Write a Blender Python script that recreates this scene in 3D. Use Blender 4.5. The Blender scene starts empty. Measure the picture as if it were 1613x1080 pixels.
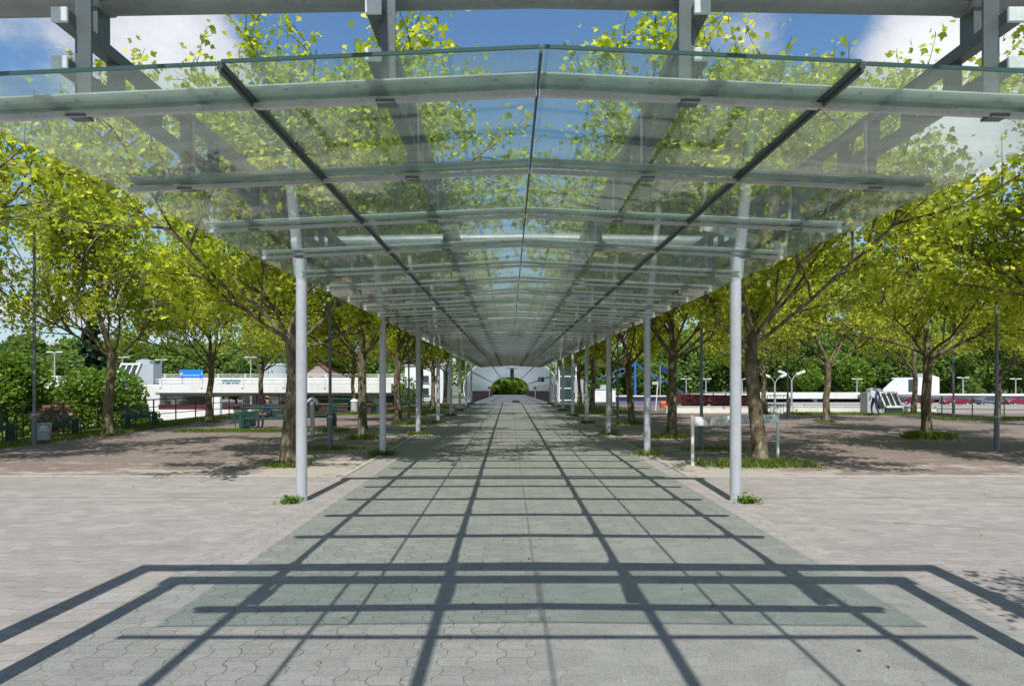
import bpy, math, random
import numpy as np
from mathutils import Vector, Matrix, Quaternion
R = math.radians
scn = bpy.context.scene
COL = scn.collection

# ------------------------------------------------------------------ camera
cam_d = bpy.data.cameras.new("camera")
cam_d.sensor_width = 36.0
cam_d.lens = 23.99
cam_d.shift_x = 0.0028
cam_d.shift_y = 0.0384
cam_d.clip_start = 0.05
cam_d.clip_end = 6000
cam = bpy.data.objects.new("camera", cam_d)
COL.objects.link(cam)
CAMX, CAMZ = -0.15, 1.9
cam.location = (CAMX, 0, CAMZ)
cam.rotation_euler = (R(90), 0, 0)
scn.camera = cam

# ------------------------------------------------------------------ light
SUN_DIR = Vector((0.03, 0.645, -1.0)).normalized()      # the way the light travels
elev = math.asin(-SUN_DIR.z)
sun_d = bpy.data.lights.new("sun", 'SUN')
sun_d.energy = 4.9
sun_d.angle = R(0.5)
sun_d.color = (1.0, 0.965, 0.915)
sun = bpy.data.objects.new("sun", sun_d)
COL.objects.link(sun)
sun.rotation_euler = SUN_DIR.to_track_quat('-Z', 'Y').to_euler()
sun.location = (0, -20, 40)

scn.view_settings.view_transform = 'Standard'
scn.view_settings.look = 'None'
scn.view_settings.gamma = 1.0
scn.view_settings.use_curve_mapping = False
scn.view_settings.exposure = 0.07
try:
    scn.render.engine = 'CYCLES'
    scn.cycles.use_denoising = True
    scn.cycles.max_bounces = 8
    scn.cycles.diffuse_bounces = 3
    scn.cycles.glossy_bounces = 3
    scn.cycles.transmission_bounces = 4
    scn.cycles.transparent_max_bounces = 24
    scn.cycles.caustics_reflective = False
    scn.cycles.caustics_refractive = False
    scn.cycles.sample_clamp_indirect = 6
except Exception:
    pass


# node helpers -------------------------------------------------------------
class E:
    """a float socket with arithmetic"""
    def __init__(s, nt, sock):
        s.nt, s.s = nt, sock

    def _m(s, op, *a):
        n = s.nt.nodes.new('ShaderNodeMath')
        n.operation = op
        s.nt.links.new(s.s, n.inputs[0])
        for i, v in enumerate(a):
            if isinstance(v, E):
                s.nt.links.new(v.s, n.inputs[i + 1])
            else:
                n.inputs[i + 1].default_value = v
        return E(s.nt, n.outputs[0])

    def __add__(s, o): return s._m('ADD', o)
    def __sub__(s, o): return s._m('SUBTRACT', o)
    def __mul__(s, o): return s._m('MULTIPLY', o)
    def __truediv__(s, o): return s._m('DIVIDE', o)
    def floor(s): return s._m('FLOOR')
    def fract(s): return s._m('FRACT')
    def abs(s): return s._m('ABSOLUTE')
    def mod(s, o): return s._m('FLOORED_MODULO', o)
    def min(s, o): return s._m('MINIMUM', o)
    def max(s, o): return s._m('MAXIMUM', o)
    def lt(s, o): return s._m('LESS_THAN', o)
    def gt(s, o): return s._m('GREATER_THAN', o)
    def pow(s, o): return s._m('POWER', o)

    def ramp(s, a, b, c=0.0, d=1.0, smooth=True):
        n = s.nt.nodes.new('ShaderNodeMapRange')
        n.clamp = True
        if smooth:
            n.interpolation_type = 'SMOOTHSTEP'
        s.nt.links.new(s.s, n.inputs[0])
        for i, v in enumerate((a, b, c, d)):
            n.inputs[i + 1].default_value = v
        return E(s.nt, n.outputs[0])


def noise(nt, vec, scale, detail=4, rough=0.6, col=False, dist=0.0):
    n = nt.nodes.new('ShaderNodeTexNoise')
    n.inputs['Scale'].default_value = scale
    n.inputs['Detail'].default_value = detail
    n.inputs['Roughness'].default_value = rough
    n.inputs['Distortion'].default_value = dist
    nt.links.new(vec, n.inputs['Vector'])
    return n.outputs['Color'] if col else E(nt, n.outputs[0])


def mixc(nt, fac, a, b, mode='MIX'):
    n = nt.nodes.new('ShaderNodeMix')
    n.data_type = 'RGBA'
    n.blend_type = mode
    for idx, v in ((0, fac), (6, a), (7, b)):
        if isinstance(v, E):
            nt.links.new(v.s, n.inputs[idx])
        elif hasattr(v, 'is_linked'):
            nt.links.new(v, n.inputs[idx])
        elif isinstance(v, (int, float)):
            n.inputs[idx].default_value = v
        else:
            n.inputs[idx].default_value = (*v[:3], 1)
    return n.outputs[2]


def position(nt, obj_space=False):
    if obj_space:
        n = nt.nodes.new('ShaderNodeTexCoord')
        return n.outputs['Object']
    return nt.nodes.new('ShaderNodeNewGeometry').outputs['Position']


def xyz(nt, v):
    n = nt.nodes.new('ShaderNodeSeparateXYZ')
    nt.links.new(v, n.inputs[0])
    return [E(nt, n.outputs[i]) for i in range(3)]


def combine(nt, x, y, z):
    n = nt.nodes.new('ShaderNodeCombineXYZ')
    for i, v in enumerate((x, y, z)):
        if isinstance(v, E):
            nt.links.new(v.s, n.inputs[i])
        else:
            n.inputs[i].default_value = v
    return n.outputs[0]


# ------------------------------------------------------------------ sky
world = bpy.data.worlds.new("World")
scn.world = world
world.use_nodes = True
nt = world.node_tree
nt.nodes.clear()
out = nt.nodes.new('ShaderNodeOutputWorld')
bg = nt.nodes.new('ShaderNodeBackground')
bg.inputs[1].default_value = 0.112
sky = nt.nodes.new('ShaderNodeTexSky')
sky.sky_type = 'NISHITA'
sky.sun_disc = False
sky.sun_elevation = elev
toward = -SUN_DIR
sky.sun_rotation = math.atan2(toward.x, toward.y)
sky.air_density = 1.0
sky.dust_density = 0.2
sky.ozone_density = 3.0
tc = nt.nodes.new('ShaderNodeTexCoord')
dx, dy, dz = xyz(nt, tc.outputs['Generated'])
den = dz.max(0.0) + 0.16
cvec = combine(nt, dx / den, dy / den, 0.0)


def pix_dir(px, py):
    v = Vector(((px - 802) / 1075, 1.0, (602 - py) / 1075)).normalized()
    return v


n1 = noise(nt, cvec, 1.5, 9, 0.55, dist=0.15)
n2 = noise(nt, tc.outputs['Generated'], 9.0, 8, 0.62)
cov = n1 * 0.7 + n2 * 0.3
for (px, py, wdt, amp) in ((260, 75, 0.17, 0.21), (60, 75, 0.16, 0.10), (1530, 70, 0.17, 0.32), (1150, 40, 0.10, 0.12),
                           (1500, 280, 0.16, 0.2), (60, 520, 0.25, 0.16), (1050, 570, 0.2, 0.12), (780, 40, 0.25, -0.25),
                           (460, 40, 0.10, -0.10), (900, 200, 0.18, -0.12), (1300, 60, 0.08, -0.1)):
    d = pix_dir(px, py)
    dn = nt.nodes.new('ShaderNodeVectorMath')
    dn.operation = 'DISTANCE'
    nt.links.new(tc.outputs['Generated'], dn.inputs[0])
    dn.inputs[1].default_value = d
    cov = cov + E(nt, dn.outputs['Value']).ramp(0.0, wdt, amp, 0.0)
cov = cov + dy.ramp(-0.35, 0.05, 0.10, 0.0)      # unseen cloud added behind the camera as neutral fill for the shadows
dens = cov.ramp(0.53, 0.68)
hz = dz.ramp(0.0, 0.30, 0.35, 0.0)
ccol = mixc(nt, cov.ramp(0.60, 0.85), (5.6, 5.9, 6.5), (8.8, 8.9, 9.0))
skyc = mixc(nt, 1.0, sky.outputs[0], (0.98, 1.20, 1.27), 'MULTIPLY')
c1 = mixc(nt, hz, skyc, (2.9, 3.7, 5.0))
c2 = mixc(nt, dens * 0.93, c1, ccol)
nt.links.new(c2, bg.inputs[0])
nt.links.new(bg.outputs[0], out.inputs[0])


# ------------------------------------------------------------------ materials
def new_mat(name):
    m = bpy.data.materials.new(name)
    m.use_nodes = True
    t = m.node_tree
    t.nodes.clear()
    o = t.nodes.new('ShaderNodeOutputMaterial')
    return m, t, o


def principled(t, o, rough=0.6, metal=0.0, spec=0.5):
    p = t.nodes.new('ShaderNodeBsdfPrincipled')
    p.inputs['Roughness'].default_value = rough
    p.inputs['Metallic'].default_value = metal
    p.inputs['Specular IOR Level'].default_value = spec
    t.links.new(p.outputs[0], o.inputs[0])
    return p


def bump(t, p, h, strength=0.3, dist=0.01):
    b = t.nodes.new('ShaderNodeBump')
    b.inputs['Strength'].default_value = strength
    b.inputs['Distance'].default_value = dist
    t.links.new(h.s if isinstance(h, E) else h, b.inputs['Height'])
    t.links.new(b.outputs[0], p.inputs['Normal'])


def painted(name, col, rough=0.5, metal=0.0, dirt=0.25, dcol=None, scale=3.0, spec=0.5):
    m, t, o = new_mat(name)
    p = principled(t, o, rough, metal, spec)
    pos = position(t, True)
    a = noise(t, pos, scale, 5, 0.65)
    b = noise(t, pos, scale * 9, 3, 0.6)
    f = (a * 0.65 + b * 0.35).ramp(0.42, 0.68)
    dc = dcol or tuple(c * 0.55 for c in col)
    t.links.new(mixc(t, f * dirt, col, dc), p.inputs['Base Color'])
    rr = (a * 0.25) + (rough - 0.12)
    t.links.new(rr.s, p.inputs['Roughness'])
    return m


M = {}
M['post'] = painted('post_paint', (0.55, 0.57, 0.60), 0.40, 0.25, 0.5, (0.33, 0.34, 0.33), 1.6)
M['pipe'] = painted('pipe_paint', (0.34, 0.36, 0.36), 0.42, 0.2, 0.4, (0.15, 0.165, 0.16), 2.0)
M['steel'] = painted('truss_paint', (0.14, 0.155, 0.16), 0.45, 0.2, 0.4, (0.17, 0.19, 0.185), 3.0)
M['galv'] = painted('galvanised_flange', (0.80, 0.82, 0.80), 0.5, 0.0, 0.5, (0.40, 0.47, 0.43), 6.0)
M['alu'] = painted('aluminium_profile', (0.62, 0.62, 0.61), 0.38, 0.2, 0.5, (0.34, 0.33, 0.32), 5.0)
M['seal'] = painted('dark_glazing_bar', (0.07, 0.085, 0.085), 0.5, 0.1, 0.5, (0.12, 0.13, 0.12), 8.0)
M['white'] = painted('white_paint', (0.80, 0.80, 0.77), 0.6, 0, 0.45, (0.50, 0.50, 0.46), 1.2)
M['concrete'] = painted('white_concrete', (0.78, 0.77, 0.72), 0.85, 0, 0.5, (0.52, 0.49, 0.44), 0.5)
M['greycon'] = painted('grey_concrete', (0.34, 0.34, 0.33), 0.9, 0, 0.5, (0.2, 0.2, 0.19), 0.5)
M['rust'] = painted('oxide_red_rail', (0.11, 0.035, 0.03), 0.6, 0, 0.5, (0.05, 0.03, 0.028), 4)
M['burgundy'] = painted('burgundy_sheet', (0.10, 0.016, 0.025), 0.6, 0, 0.5, (0.05, 0.012, 0.016), 1.5)
M['black'] = painted('black_rail', (0.03, 0.03, 0.035), 0.5, 0, 0.4, (0.06, 0.055, 0.05), 4)
M['green'] = painted('dark_green_metal', (0.018, 0.075, 0.065), 0.5, 0, 0.4, (0.03, 0.05, 0.045), 4)
M['lamp'] = painted('lamp_pole_paint', (0.13, 0.15, 0.15), 0.5, 0.1, 0.6, (0.28, 0.30, 0.29), 2.2)
M['lampgrey'] = painted('galvanised_lamp', (0.45, 0.47, 0.47), 0.5, 0.2, 0.3)
M['lamphead'] = painted('white_lamp_head', (0.82, 0.84, 0.84), 0.4)
M['blue'] = painted('sign_blue', (0.015, 0.22, 0.68), 0.4, 0, 0.1)
M['navy'] = painted('navy_sign', (0.015, 0.035, 0.15), 0.4)
M['mast'] = painted('mast_blue', (0.04, 0.15, 0.45), 0.4, 0, 0.2)
M['orange'] = painted('orange_plastic', (0.60, 0.13, 0.02), 0.5, 0, 0.2)
M['redbrown'] = painted('red_brown_parapet', (0.23, 0.095, 0.08), 0.8, 0, 0.6, (0.13, 0.075, 0.07), 1.5)
M['tyre'] = painted('tyre', (0.02, 0.02, 0.02), 0.8)
M['darkglass'] = painted('dark_glass', (0.03, 0.06, 0.07), 0.12, 0, 0.15, (0.06, 0.09, 0.09), 2, 0.8)
M['tank'] = painted('tank_sheet', (0.46, 0.49, 0.53), 0.6, 0.1, 0.3)
M['pinkwall'] = painted('pink_render', (0.42, 0.33, 0.30), 0.9)
M['teal'] = painted('graffiti_teal', (0.06, 0.28, 0.26), 0.7)
M['purple'] = painted('graffiti_purple', (0.16, 0.14, 0.26), 0.7)
M['yellow'] = painted('yellow_stripe', (0.6, 0.42, 0.03), 0.6)
M['car_white'] = painted('car_white', (0.82, 0.82, 0.82), 0.25, 0, 0.05)
M['car_red'] = painted('car_burgundy', (0.20, 0.012, 0.03), 0.25, 0, 0.1)
M['car_blue'] = painted('car_light_blue', (0.10, 0.30, 0.50), 0.25, 0, 0.1)
M['car_grey'] = painted('car_grey', (0.16, 0.17, 0.19), 0.25, 0.3, 0.1)
M['skin'] = painted('skin', (0.48, 0.22, 0.14), 0.55, 0, 0.1)
M['hair'] = painted('hair', (0.03, 0.018, 0.012), 0.7)
M['hair_fair'] = painted('hair_fair', (0.28, 0.15, 0.07), 0.7)
M['shirt'] = painted('jacket_navy', (0.03, 0.045, 0.12), 0.85)
M['jeans'] = painted('jeans', (0.03, 0.04, 0.075), 0.9)
M['lightcloth'] = painted('pale_cloth', (0.62, 0.64, 0.66), 0.9)
M['bag'] = painted('dark_green_bag', (0.012, 0.05, 0.04), 0.8)
M['shoe'] = painted('shoe', (0.02, 0.02, 0.022), 0.7)
M['rubber'] = painted('dark_rubber', (0.035, 0.04, 0.05), 0.7)


def barrier_mat():
    m, t, o = new_mat('worn_white_board')
    p = principled(t, o, 0.5)
    pos = position(t, True)
    a = noise(t, pos, 2.2, 4, 0.7)
    b = noise(t, pos, 14, 3, 0.6)
    c = mixc(t, a.ramp(0.47, 0.56), (0.80, 0.84, 0.82), (0.42, 0.47, 0.46))
    c = mixc(t, (a * 0.5 + b * 0.5).ramp(0.60, 0.66), c, (0.05, 0.10, 0.10))
    t.links.new(c, p.inputs['Base Color'])
    return m


M['board'] = barrier_mat()


def flange_mat():
    m, t, o = new_mat('frosted_cover_strip')
    pos = position(t, True)
    a = noise(t, pos, 5.0, 5, 0.7)
    c = mixc(t, a.ramp(0.4, 0.7) * 0.6, (0.80, 0.86, 0.83), (0.50, 0.58, 0.53))
    di = t.nodes.new('ShaderNodeBsdfDiffuse')
    tl = t.nodes.new('ShaderNodeBsdfTranslucent')
    t.links.new(c, di.inputs[0])
    t.links.new(c, tl.inputs[0])
    mx = t.nodes.new('ShaderNodeMixShader')
    mx.inputs[0].default_value = 0.30
    t.links.new(di.outputs[0], mx.inputs[1])
    t.links.new(tl.outputs[0], mx.inputs[2])
    t.links.new(mx.outputs[0], o.inputs[0])
    return m


M['flange'] = flange_mat()


def glass_mat(name, tint, dust, drough):
    m, t, o = new_mat(name)
    tr = t.nodes.new('ShaderNodeBsdfTransparent')
    tr.inputs[0].default_value = (*tint, 1)
    gl = t.nodes.new('ShaderNodeBsdfGlossy')
    gl.inputs['Color'].default_value = (0.95, 1.0, 0.97, 1)
    gl.inputs['Roughness'].default_value = drough
    g_ = t.nodes.new('ShaderNodeNewGeometry')
    dp = t.nodes.new('ShaderNodeVectorMath')
    dp.operation = 'DOT_PRODUCT'
    t.links.new(g_.outputs['Normal'], dp.inputs[0])
    t.links.new(g_.outputs['Incoming'], dp.inputs[1])
    fr = (E(t, dp.outputs['Value']).abs() * -1.0 + 1.0).max(0.0).pow(5.0) * 0.95 + 0.04
    mx = t.nodes.new('ShaderNodeMixShader')
    t.links.new(fr.s, mx.inputs[0])
    t.links.new(tr.outputs[0], mx.inputs[1])
    t.links.new(gl.outputs[0], mx.inputs[2])
    di = t.nodes.new('ShaderNodeBsdfDiffuse')
    di.inputs[0].default_value = (0.42, 0.50, 0.46, 1)
    tl = t.nodes.new('ShaderNodeBsdfTranslucent')
    tl.inputs[0].default_value = (0.50, 0.60, 0.54, 1)
    dd = t.nodes.new('ShaderNodeMixShader')
    dd.inputs[0].default_value = 0.6
    t.links.new(di.outputs[0], dd.inputs[1])
    t.links.new(tl.outputs[0], dd.inputs[2])
    pos = position(t)
    px, py, pz = xyz(t, pos)
    a = noise(t, combine(t, px * 1.0, py * 5.0, pz), 1.6, 6, 0.7)
    b = noise(t, combine(t, px * 2.0, py * 40.0, pz), 1.0, 3, 0.7)
    sp = noise(t, pos, 38.0, 3, 0.6).ramp(0.69, 0.74, 0.0, 0.45) + noise(t, combine(t, px * 1.5, py * 1.5, pz), 9.0, 4, 0.7).ramp(0.66, 0.74, 0.0, 0.10)
    f = (a * 0.7 + b * 0.3).ramp(0.35, 0.75, dust * 0.4, dust * 1.9) + sp
    m2 = t.nodes.new('ShaderNodeMixShader')
    t.links.new(f.s, m2.inputs[0])
    t.links.new(mx.outputs[0], m2.inputs[1])
    t.links.new(dd.outputs[0], m2.inputs[2])
    t.links.new(m2.outputs[0], o.inputs[0])
    return m


M['glass'] = glass_mat('canopy_glass', (0.880, 0.935, 0.908), 0.044, 0.02)
M['edge'] = painted('glass_edge_green', (0.05, 0.11, 0.095), 0.3, 0, 0.3)
M['glass_clear'] = glass_mat('entrance_glass', (0.930, 0.972, 0.962), 0.03, 0.02)
M['tunnelglass'] = glass_mat('tunnel_glazing', (0.42, 0.50, 0.56), 0.02, 0.2)


def leaf_mat(name, cols, transl=0.45, rough=0.5):
    m, t, o = new_mat(name)
    g = t.nodes.new('ShaderNodeNewGeometry')
    rnd = E(t, g.outputs['Random Per Island'])
    oi = t.nodes.new('ShaderNodeObjectInfo')
    c = mixc(t, rnd.ramp(0.0, 0.75), cols[0], cols[1])
    c = mixc(t, rnd.ramp(0.72, 1.0), c, cols[2])
    nz = noise(t, g.outputs['Position'], 0.45, 2, 0.5)
    c = mixc(t, nz.ramp(0.35, 0.65) * 0.45, c, cols[3])
    p = t.nodes.new('ShaderNodeBsdfPrincipled')
    p.inputs['Roughness'].default_value = rough
    p.inputs['Specular IOR Level'].default_value = 0.35
    t.links.new(c, p.inputs['Base Color'])
    tl = t.nodes.new('ShaderNodeBsdfTranslucent')
    t.links.new(mixc(t, 1.0, c, (1.75, 1.65, 0.8), 'MULTIPLY'), tl.inputs[0])
    mx = t.nodes.new('ShaderNodeMixShader')
    mx.inputs[0].default_value = transl
    t.links.new(p.outputs[0], mx.inputs[1])
    t.links.new(tl.outputs[0], mx.inputs[2])
    t.links.new(mx.outputs[0], o.inputs[0])
    return m


M['leaf_plane'] = leaf_mat('plane_leaves', ((0.22, 0.29, 0.03), (0.44, 0.50, 0.06), (0.68, 0.68, 0.14), (0.30, 0.40, 0.04)), 0.6)
M['leaf_dark'] = leaf_mat('wood_leaves', ((0.11, 0.18, 0.05), (0.18, 0.28, 0.07), (0.28, 0.38, 0.10), (0.11, 0.19, 0.06)), 0.5)
M['leaf_mid'] = leaf_mat('bush_leaves', ((0.09, 0.17, 0.02), (0.15, 0.26, 0.03), (0.24, 0.34, 0.05), (0.10, 0.19, 0.02)), 0.4)
M['leaf_conifer'] = leaf_mat('conifer_needles', ((0.018, 0.05, 0.022), (0.035, 0.08, 0.03), (0.06, 0.12, 0.04), (0.02, 0.05, 0.02)), 0.2)
M['leaf_dead'] = leaf_mat('dry_twigs', ((0.14, 0.08, 0.045), (0.20, 0.12, 0.07), (0.12, 0.15, 0.04), (0.16, 0.09, 0.05)), 0.2)
M['grass'] = leaf_mat('grass_blades', ((0.10, 0.16, 0.02), (0.16, 0.23, 0.03), (0.30, 0.29, 0.08), (0.12, 0.17, 0.03)), 0.35)


def bark_mat():
    m, t, o = new_mat('plane_bark')
    p = principled(t, o, 0.9, 0, 0.2)
    pos = position(t, True)
    x, y, z = xyz(t, pos)
    v = combine(t, x, y, z * 0.45)
    a = noise(t, v, 7.0, 5, 0.6, dist=0.4)
    b = noise(t, v, 26, 4, 0.65)
    c = mixc(t, a.ramp(0.43, 0.50), (0.10, 0.078, 0.05), (0.19, 0.155, 0.10))
    c = mixc(t, a.ramp(0.57, 0.62), c, (0.36, 0.31, 0.21))
    c = mixc(t, b.ramp(0.4, 0.7) * 0.5, c, (0.07, 0.06, 0.035))
    t.links.new(c, p.inputs['Base Color'])
    bump(t, p, a * 0.6 + b, 0.7, 0.03)
    return m


M['bark'] = bark_mat()


def paver_nodes(t, x, y, w, l, amp):
    """interlocking paver joints; returns joint mask (1 = joint) and a per-stone value"""
    ph = (y / (l * 2)).fract()
    # trapezoid zigzag between -1 and 1
    tri = ((ph - 0.5).abs() * 4.0 - 1.0) * 2.2
    tz = tri.min(1.0).max(-1.0)
    u = x / w + tz * (amp / w)
    col = u.floor()
    fu = u.fract()
    off = col.mod(2.0) * 0.5
    v = y / l + off
    row = v.floor()
    fv = v.fract()
    du = fu.min(fu * -1.0 + 1.0) * w
    dv = fv.min(fv * -1.0 + 1.0) * l
    wn = t.nodes.new('ShaderNodeTexWhiteNoise')
    wn.noise_dimensions = '2D'
    t.links.new(combine(t, col, row, 0.0), wn.inputs['Vector'])
    return du, dv, E(t, wn.outputs['Value'])


def walkway_mat():
    m, t, o = new_mat('interlocking_pavers')
    p = principled(t, o, 0.85, 0, 0.3)
    pos = position(t)
    x, y, z = xyz(t, pos)
    wob = noise(t, pos, 3.0, 2, 0.5)
    wob2 = noise(t, pos, 25.0, 3, 0.6)
    xx = x + (wob - 0.5) * 0.05 + (wob2 - 0.5) * 0.035
    yy = y + (wob2 - 0.5) * 0.03
    du, dv, rnd = paver_nodes(t, xx, yy, 0.205, 0.145, 0.028)
    jw = noise(t, pos, 1.3, 4, 0.7).ramp(0.36, 0.62, 0.25, 1.2)
    ju = (du / jw).ramp(0.0012, 0.0050, 0.72, 0.0)
    jv = (dv / jw).ramp(0.0006, 0.0028, 0.6, 0.0)
    jt = ju.max(jv)
    big = noise(t, pos, 0.35, 6, 0.65)
    mid = noise(t, pos, 2.1, 6, 0.7)
    fine = noise(t, pos, 45, 4, 0.75)
    speck = noise(t, pos, 170, 2, 0.6)
    base = mixc(t, big.ramp(0.35, 0.65), (0.315, 0.288, 0.266), (0.375, 0.345, 0.32))
    base = mixc(t, rnd * 0.75, base, (0.235, 0.215, 0.20))
    base = mixc(t, mid.ramp(0.5, 0.72) * 0.5, base, (0.21, 0.195, 0.18))
    base = mixc(t, fine.ramp(0.3, 0.75) * 0.5, base, (0.43, 0.40, 0.37))
    base = mixc(t, speck.ramp(0.58, 0.72) * 0.6, base, (0.15, 0.14, 0.13))
    gr = noise(t, pos, 62, 4, 0.75)
    base = mixc(t, gr.ramp(0.52, 0.64) * 0.7, base, (0.15, 0.135, 0.125))
    st = noise(t, pos, 5.0, 5, 0.75)
    base = mixc(t, st.ramp(0.58, 0.70) * 0.45, base, (0.15, 0.135, 0.12))
    # an oily dark patch and stray blots
    blot = noise(t, pos, 4.5, 3, 0.6).ramp(0.70, 0.76)
    base = mixc(t, blot * 0.5, base, (0.13, 0.125, 0.115))
    # sand-filled joints are pale towards the middle right, dark moss elsewhere
    sandy = ((x + (mid - 0.5) * 2.0).ramp(-0.2, 0.6) * (y.ramp(6.5, 9.5, 1.0, 0.0)))
    jc = mixc(t, sandy, (0.085, 0.085, 0.06), (0.62, 0.60, 0.54))
    far = y.ramp(8.0, 45.0, 0.9, 0.25)
    full = mixc(t, jt * far, base, jc)
    t.links.new(full, p.inputs['Base Color'])
    bump(t, p, (jt * -1.0) + fine * 0.7 + rnd * 0.4, 0.8, 0.008)
    return m


def apron_mat():
    m, t, o = new_mat('pinkish_pavers')
    p = principled(t, o, 0.88, 0, 0.25)
    pos = position(t)
    x, y, z = xyz(t, pos)
    wob2 = noise(t, pos, 22.0, 3, 0.6)
    xx = x + (wob2 - 0.5) * 0.025
    yy = y + (wob2 - 0.5) * 0.025
    du, dv, rnd = paver_nodes(t, yy, xx, 0.155, 0.235, 0.02)
    ju = du.ramp(0.0015, 0.006, 0.8, 0.0)
    jv = dv.ramp(0.001, 0.004, 0.6, 0.0)
    br = noise(t, pos, 2.5, 4, 0.7).ramp(0.38, 0.62, 0.25, 1.0)
    jt = ju.max(jv) * br
    big = noise(t, pos, 0.22, 6, 0.65)
    mid = noise(t, combine(t, x * 0.6, y * 1.6, 0), 1.3, 6, 0.7)
    fine = noise(t, pos, 40, 4, 0.75)
    base = mixc(t, big.ramp(0.35, 0.65), (0.33, 0.298, 0.276), (0.385, 0.352, 0.325))
    base = mixc(t, rnd * 0.7, base, (0.225, 0.203, 0.188))
    base = mixc(t, mid.ramp(0.46, 0.70) * 0.6, base, (0.20, 0.18, 0.165))
    gr = noise(t, pos, 62, 4, 0.75)
    base = mixc(t, gr.ramp(0.52, 0.64) * 0.7, base, (0.15, 0.135, 0.125))
    st = noise(t, pos, 5.0, 5, 0.75)
    base = mixc(t, st.ramp(0.58, 0.70) * 0.5, base, (0.15, 0.135, 0.12))
    s2 = noise(t, combine(t, x * 0.5, y * 1.3, 0), 0.55, 7, 0.7)
    base = mixc(t, s2.ramp(0.52, 0.66) * 0.45, base, (0.19, 0.17, 0.155))
    base = mixc(t, fine.ramp(0.3, 0.75) * 0.4, base, (0.42, 0.39, 0.365))
    crack_y = (y - 11.25 + (noise(t, pos, 0.5, 3, 0.5) - 0.5) * 0.12).abs().ramp(0.008, 0.03, 1.0, 0.0)
    ln = (x * 0.36 + y - 11.05 + (noise(t, pos, 3.0, 2, 0.5) - 0.5) * 0.25).abs().ramp(0.006, 0.02, 1.0, 0.0) * x.gt(4.0) * x.lt(11.5)
    jt2 = jt * y.ramp(7.0, 16.0, 0.95, 0.5)
    c = mixc(t, jt2, base, (0.12, 0.105, 0.085))
    c = mixc(t, crack_y * 0.75 + ln * 0.6, c, (0.07, 0.06, 0.045))
    t.links.new(c, p.inputs['Base Color'])
    bump(t, p, (jt * -1.0) + fine * 0.7 + rnd * 0.3, 0.8, 0.008)
    return m


def plaza_mat():
    m, t, o = new_mat('worn_clinker_setts')
    p = principled(t, o, 0.92, 0, 0.2)
    pos = position(t)
    x, y, z = xyz(t, pos)
    du, dv, rnd = paver_nodes(t, x, y, 0.105, 0.21, 0.0)
    jt = du.min(dv).ramp(0.002, 0.008, 1.0, 0.0)
    big = noise(t, pos, 0.18, 6, 0.65)
    mid = noise(t, combine(t, x * 0.7, y * 1.5, 0), 0.8, 7, 0.7)
    fine = noise(t, pos, 16, 5, 0.75)
    base = mixc(t, big.ramp(0.35, 0.65), (0.175, 0.125, 0.105), (0.245, 0.185, 0.158))
    base = mixc(t, rnd * 0.5, base, (0.16, 0.13, 0.12))
    base = mixc(t, fine.ramp(0.35, 0.7) * 0.5, base, (0.30, 0.26, 0.235))
    pt = noise(t, combine(t, x, y * 1.8, 0), 1.7, 7, 0.75)
    base = mixc(t, pt.ramp(0.50, 0.60) * 0.55, base, (0.13, 0.105, 0.095))
    cr = noise(t, combine(t, x, y * 1.4, 0), 7.0, 5, 0.75)
    base = mixc(t, cr.ramp(0.56, 0.64) * 0.5, base, (0.40, 0.35, 0.30))
    # wind-blown sand along the edge of the apron and round the trees
    edge = y.ramp(13.5, 18.5, 0.09, 0.0) + (x.abs() - 4.6).abs().ramp(0.0, 1.9, 0.12, 0.0)
    sand = (mid * 0.6 + noise(t, pos, 2.6, 6, 0.7) * 0.4 + edge).ramp(0.56, 0.66)
    c = mixc(t, sand * 0.8, base, (0.44, 0.40, 0.34))
    moss = (noise(t, pos, 0.55, 6, 0.7) + (x.abs() - 15.5).abs().ramp(0.0, 1.8, 0.16, 0.0)).ramp(0.63, 0.72)
    c = mixc(t, moss * 0.7, c, (0.12, 0.15, 0.04))
    c = mixc(t, jt * 0.35, c, (0.12, 0.10, 0.08))
    t.links.new(c, p.inputs['Base Color'])
    bump(t, p, (jt * -1.0) + fine * 0.8, 0.6, 0.01)
    return m


def terrain_mat():
    m, t, o = new_mat('grass_and_tarmac')
    p = principled(t, o, 0.95, 0, 0.2)
    pos = position(t)
    a = noise(t, pos, 0.02, 5, 0.6)
    b = noise(t, pos, 0.6, 6, 0.7)
    c = mixc(t, a.ramp(0.45, 0.5), (0.09, 0.13, 0.035), (0.22, 0.215, 0.20))
    c = mixc(t, b.ramp(0.4, 0.7) * 0.5, c, (0.12, 0.12, 0.08))
    t.links.new(c, p.inputs['Base Color'])
    return m


M['walk'] = walkway_mat()
M['apron'] = apron_mat()
M['plaza'] = plaza_mat()
M['terrain'] = terrain_mat()
M['kerb'] = painted('pale_kerb', (0.38, 0.35, 0.32), 0.9, 0, 0.5, (0.33, 0.30, 0.27), 2)
M['asphalt'] = painted('asphalt', (0.075, 0.075, 0.075), 0.9, 0, 0.5, (0.045, 0.045, 0.045), 2)


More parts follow.
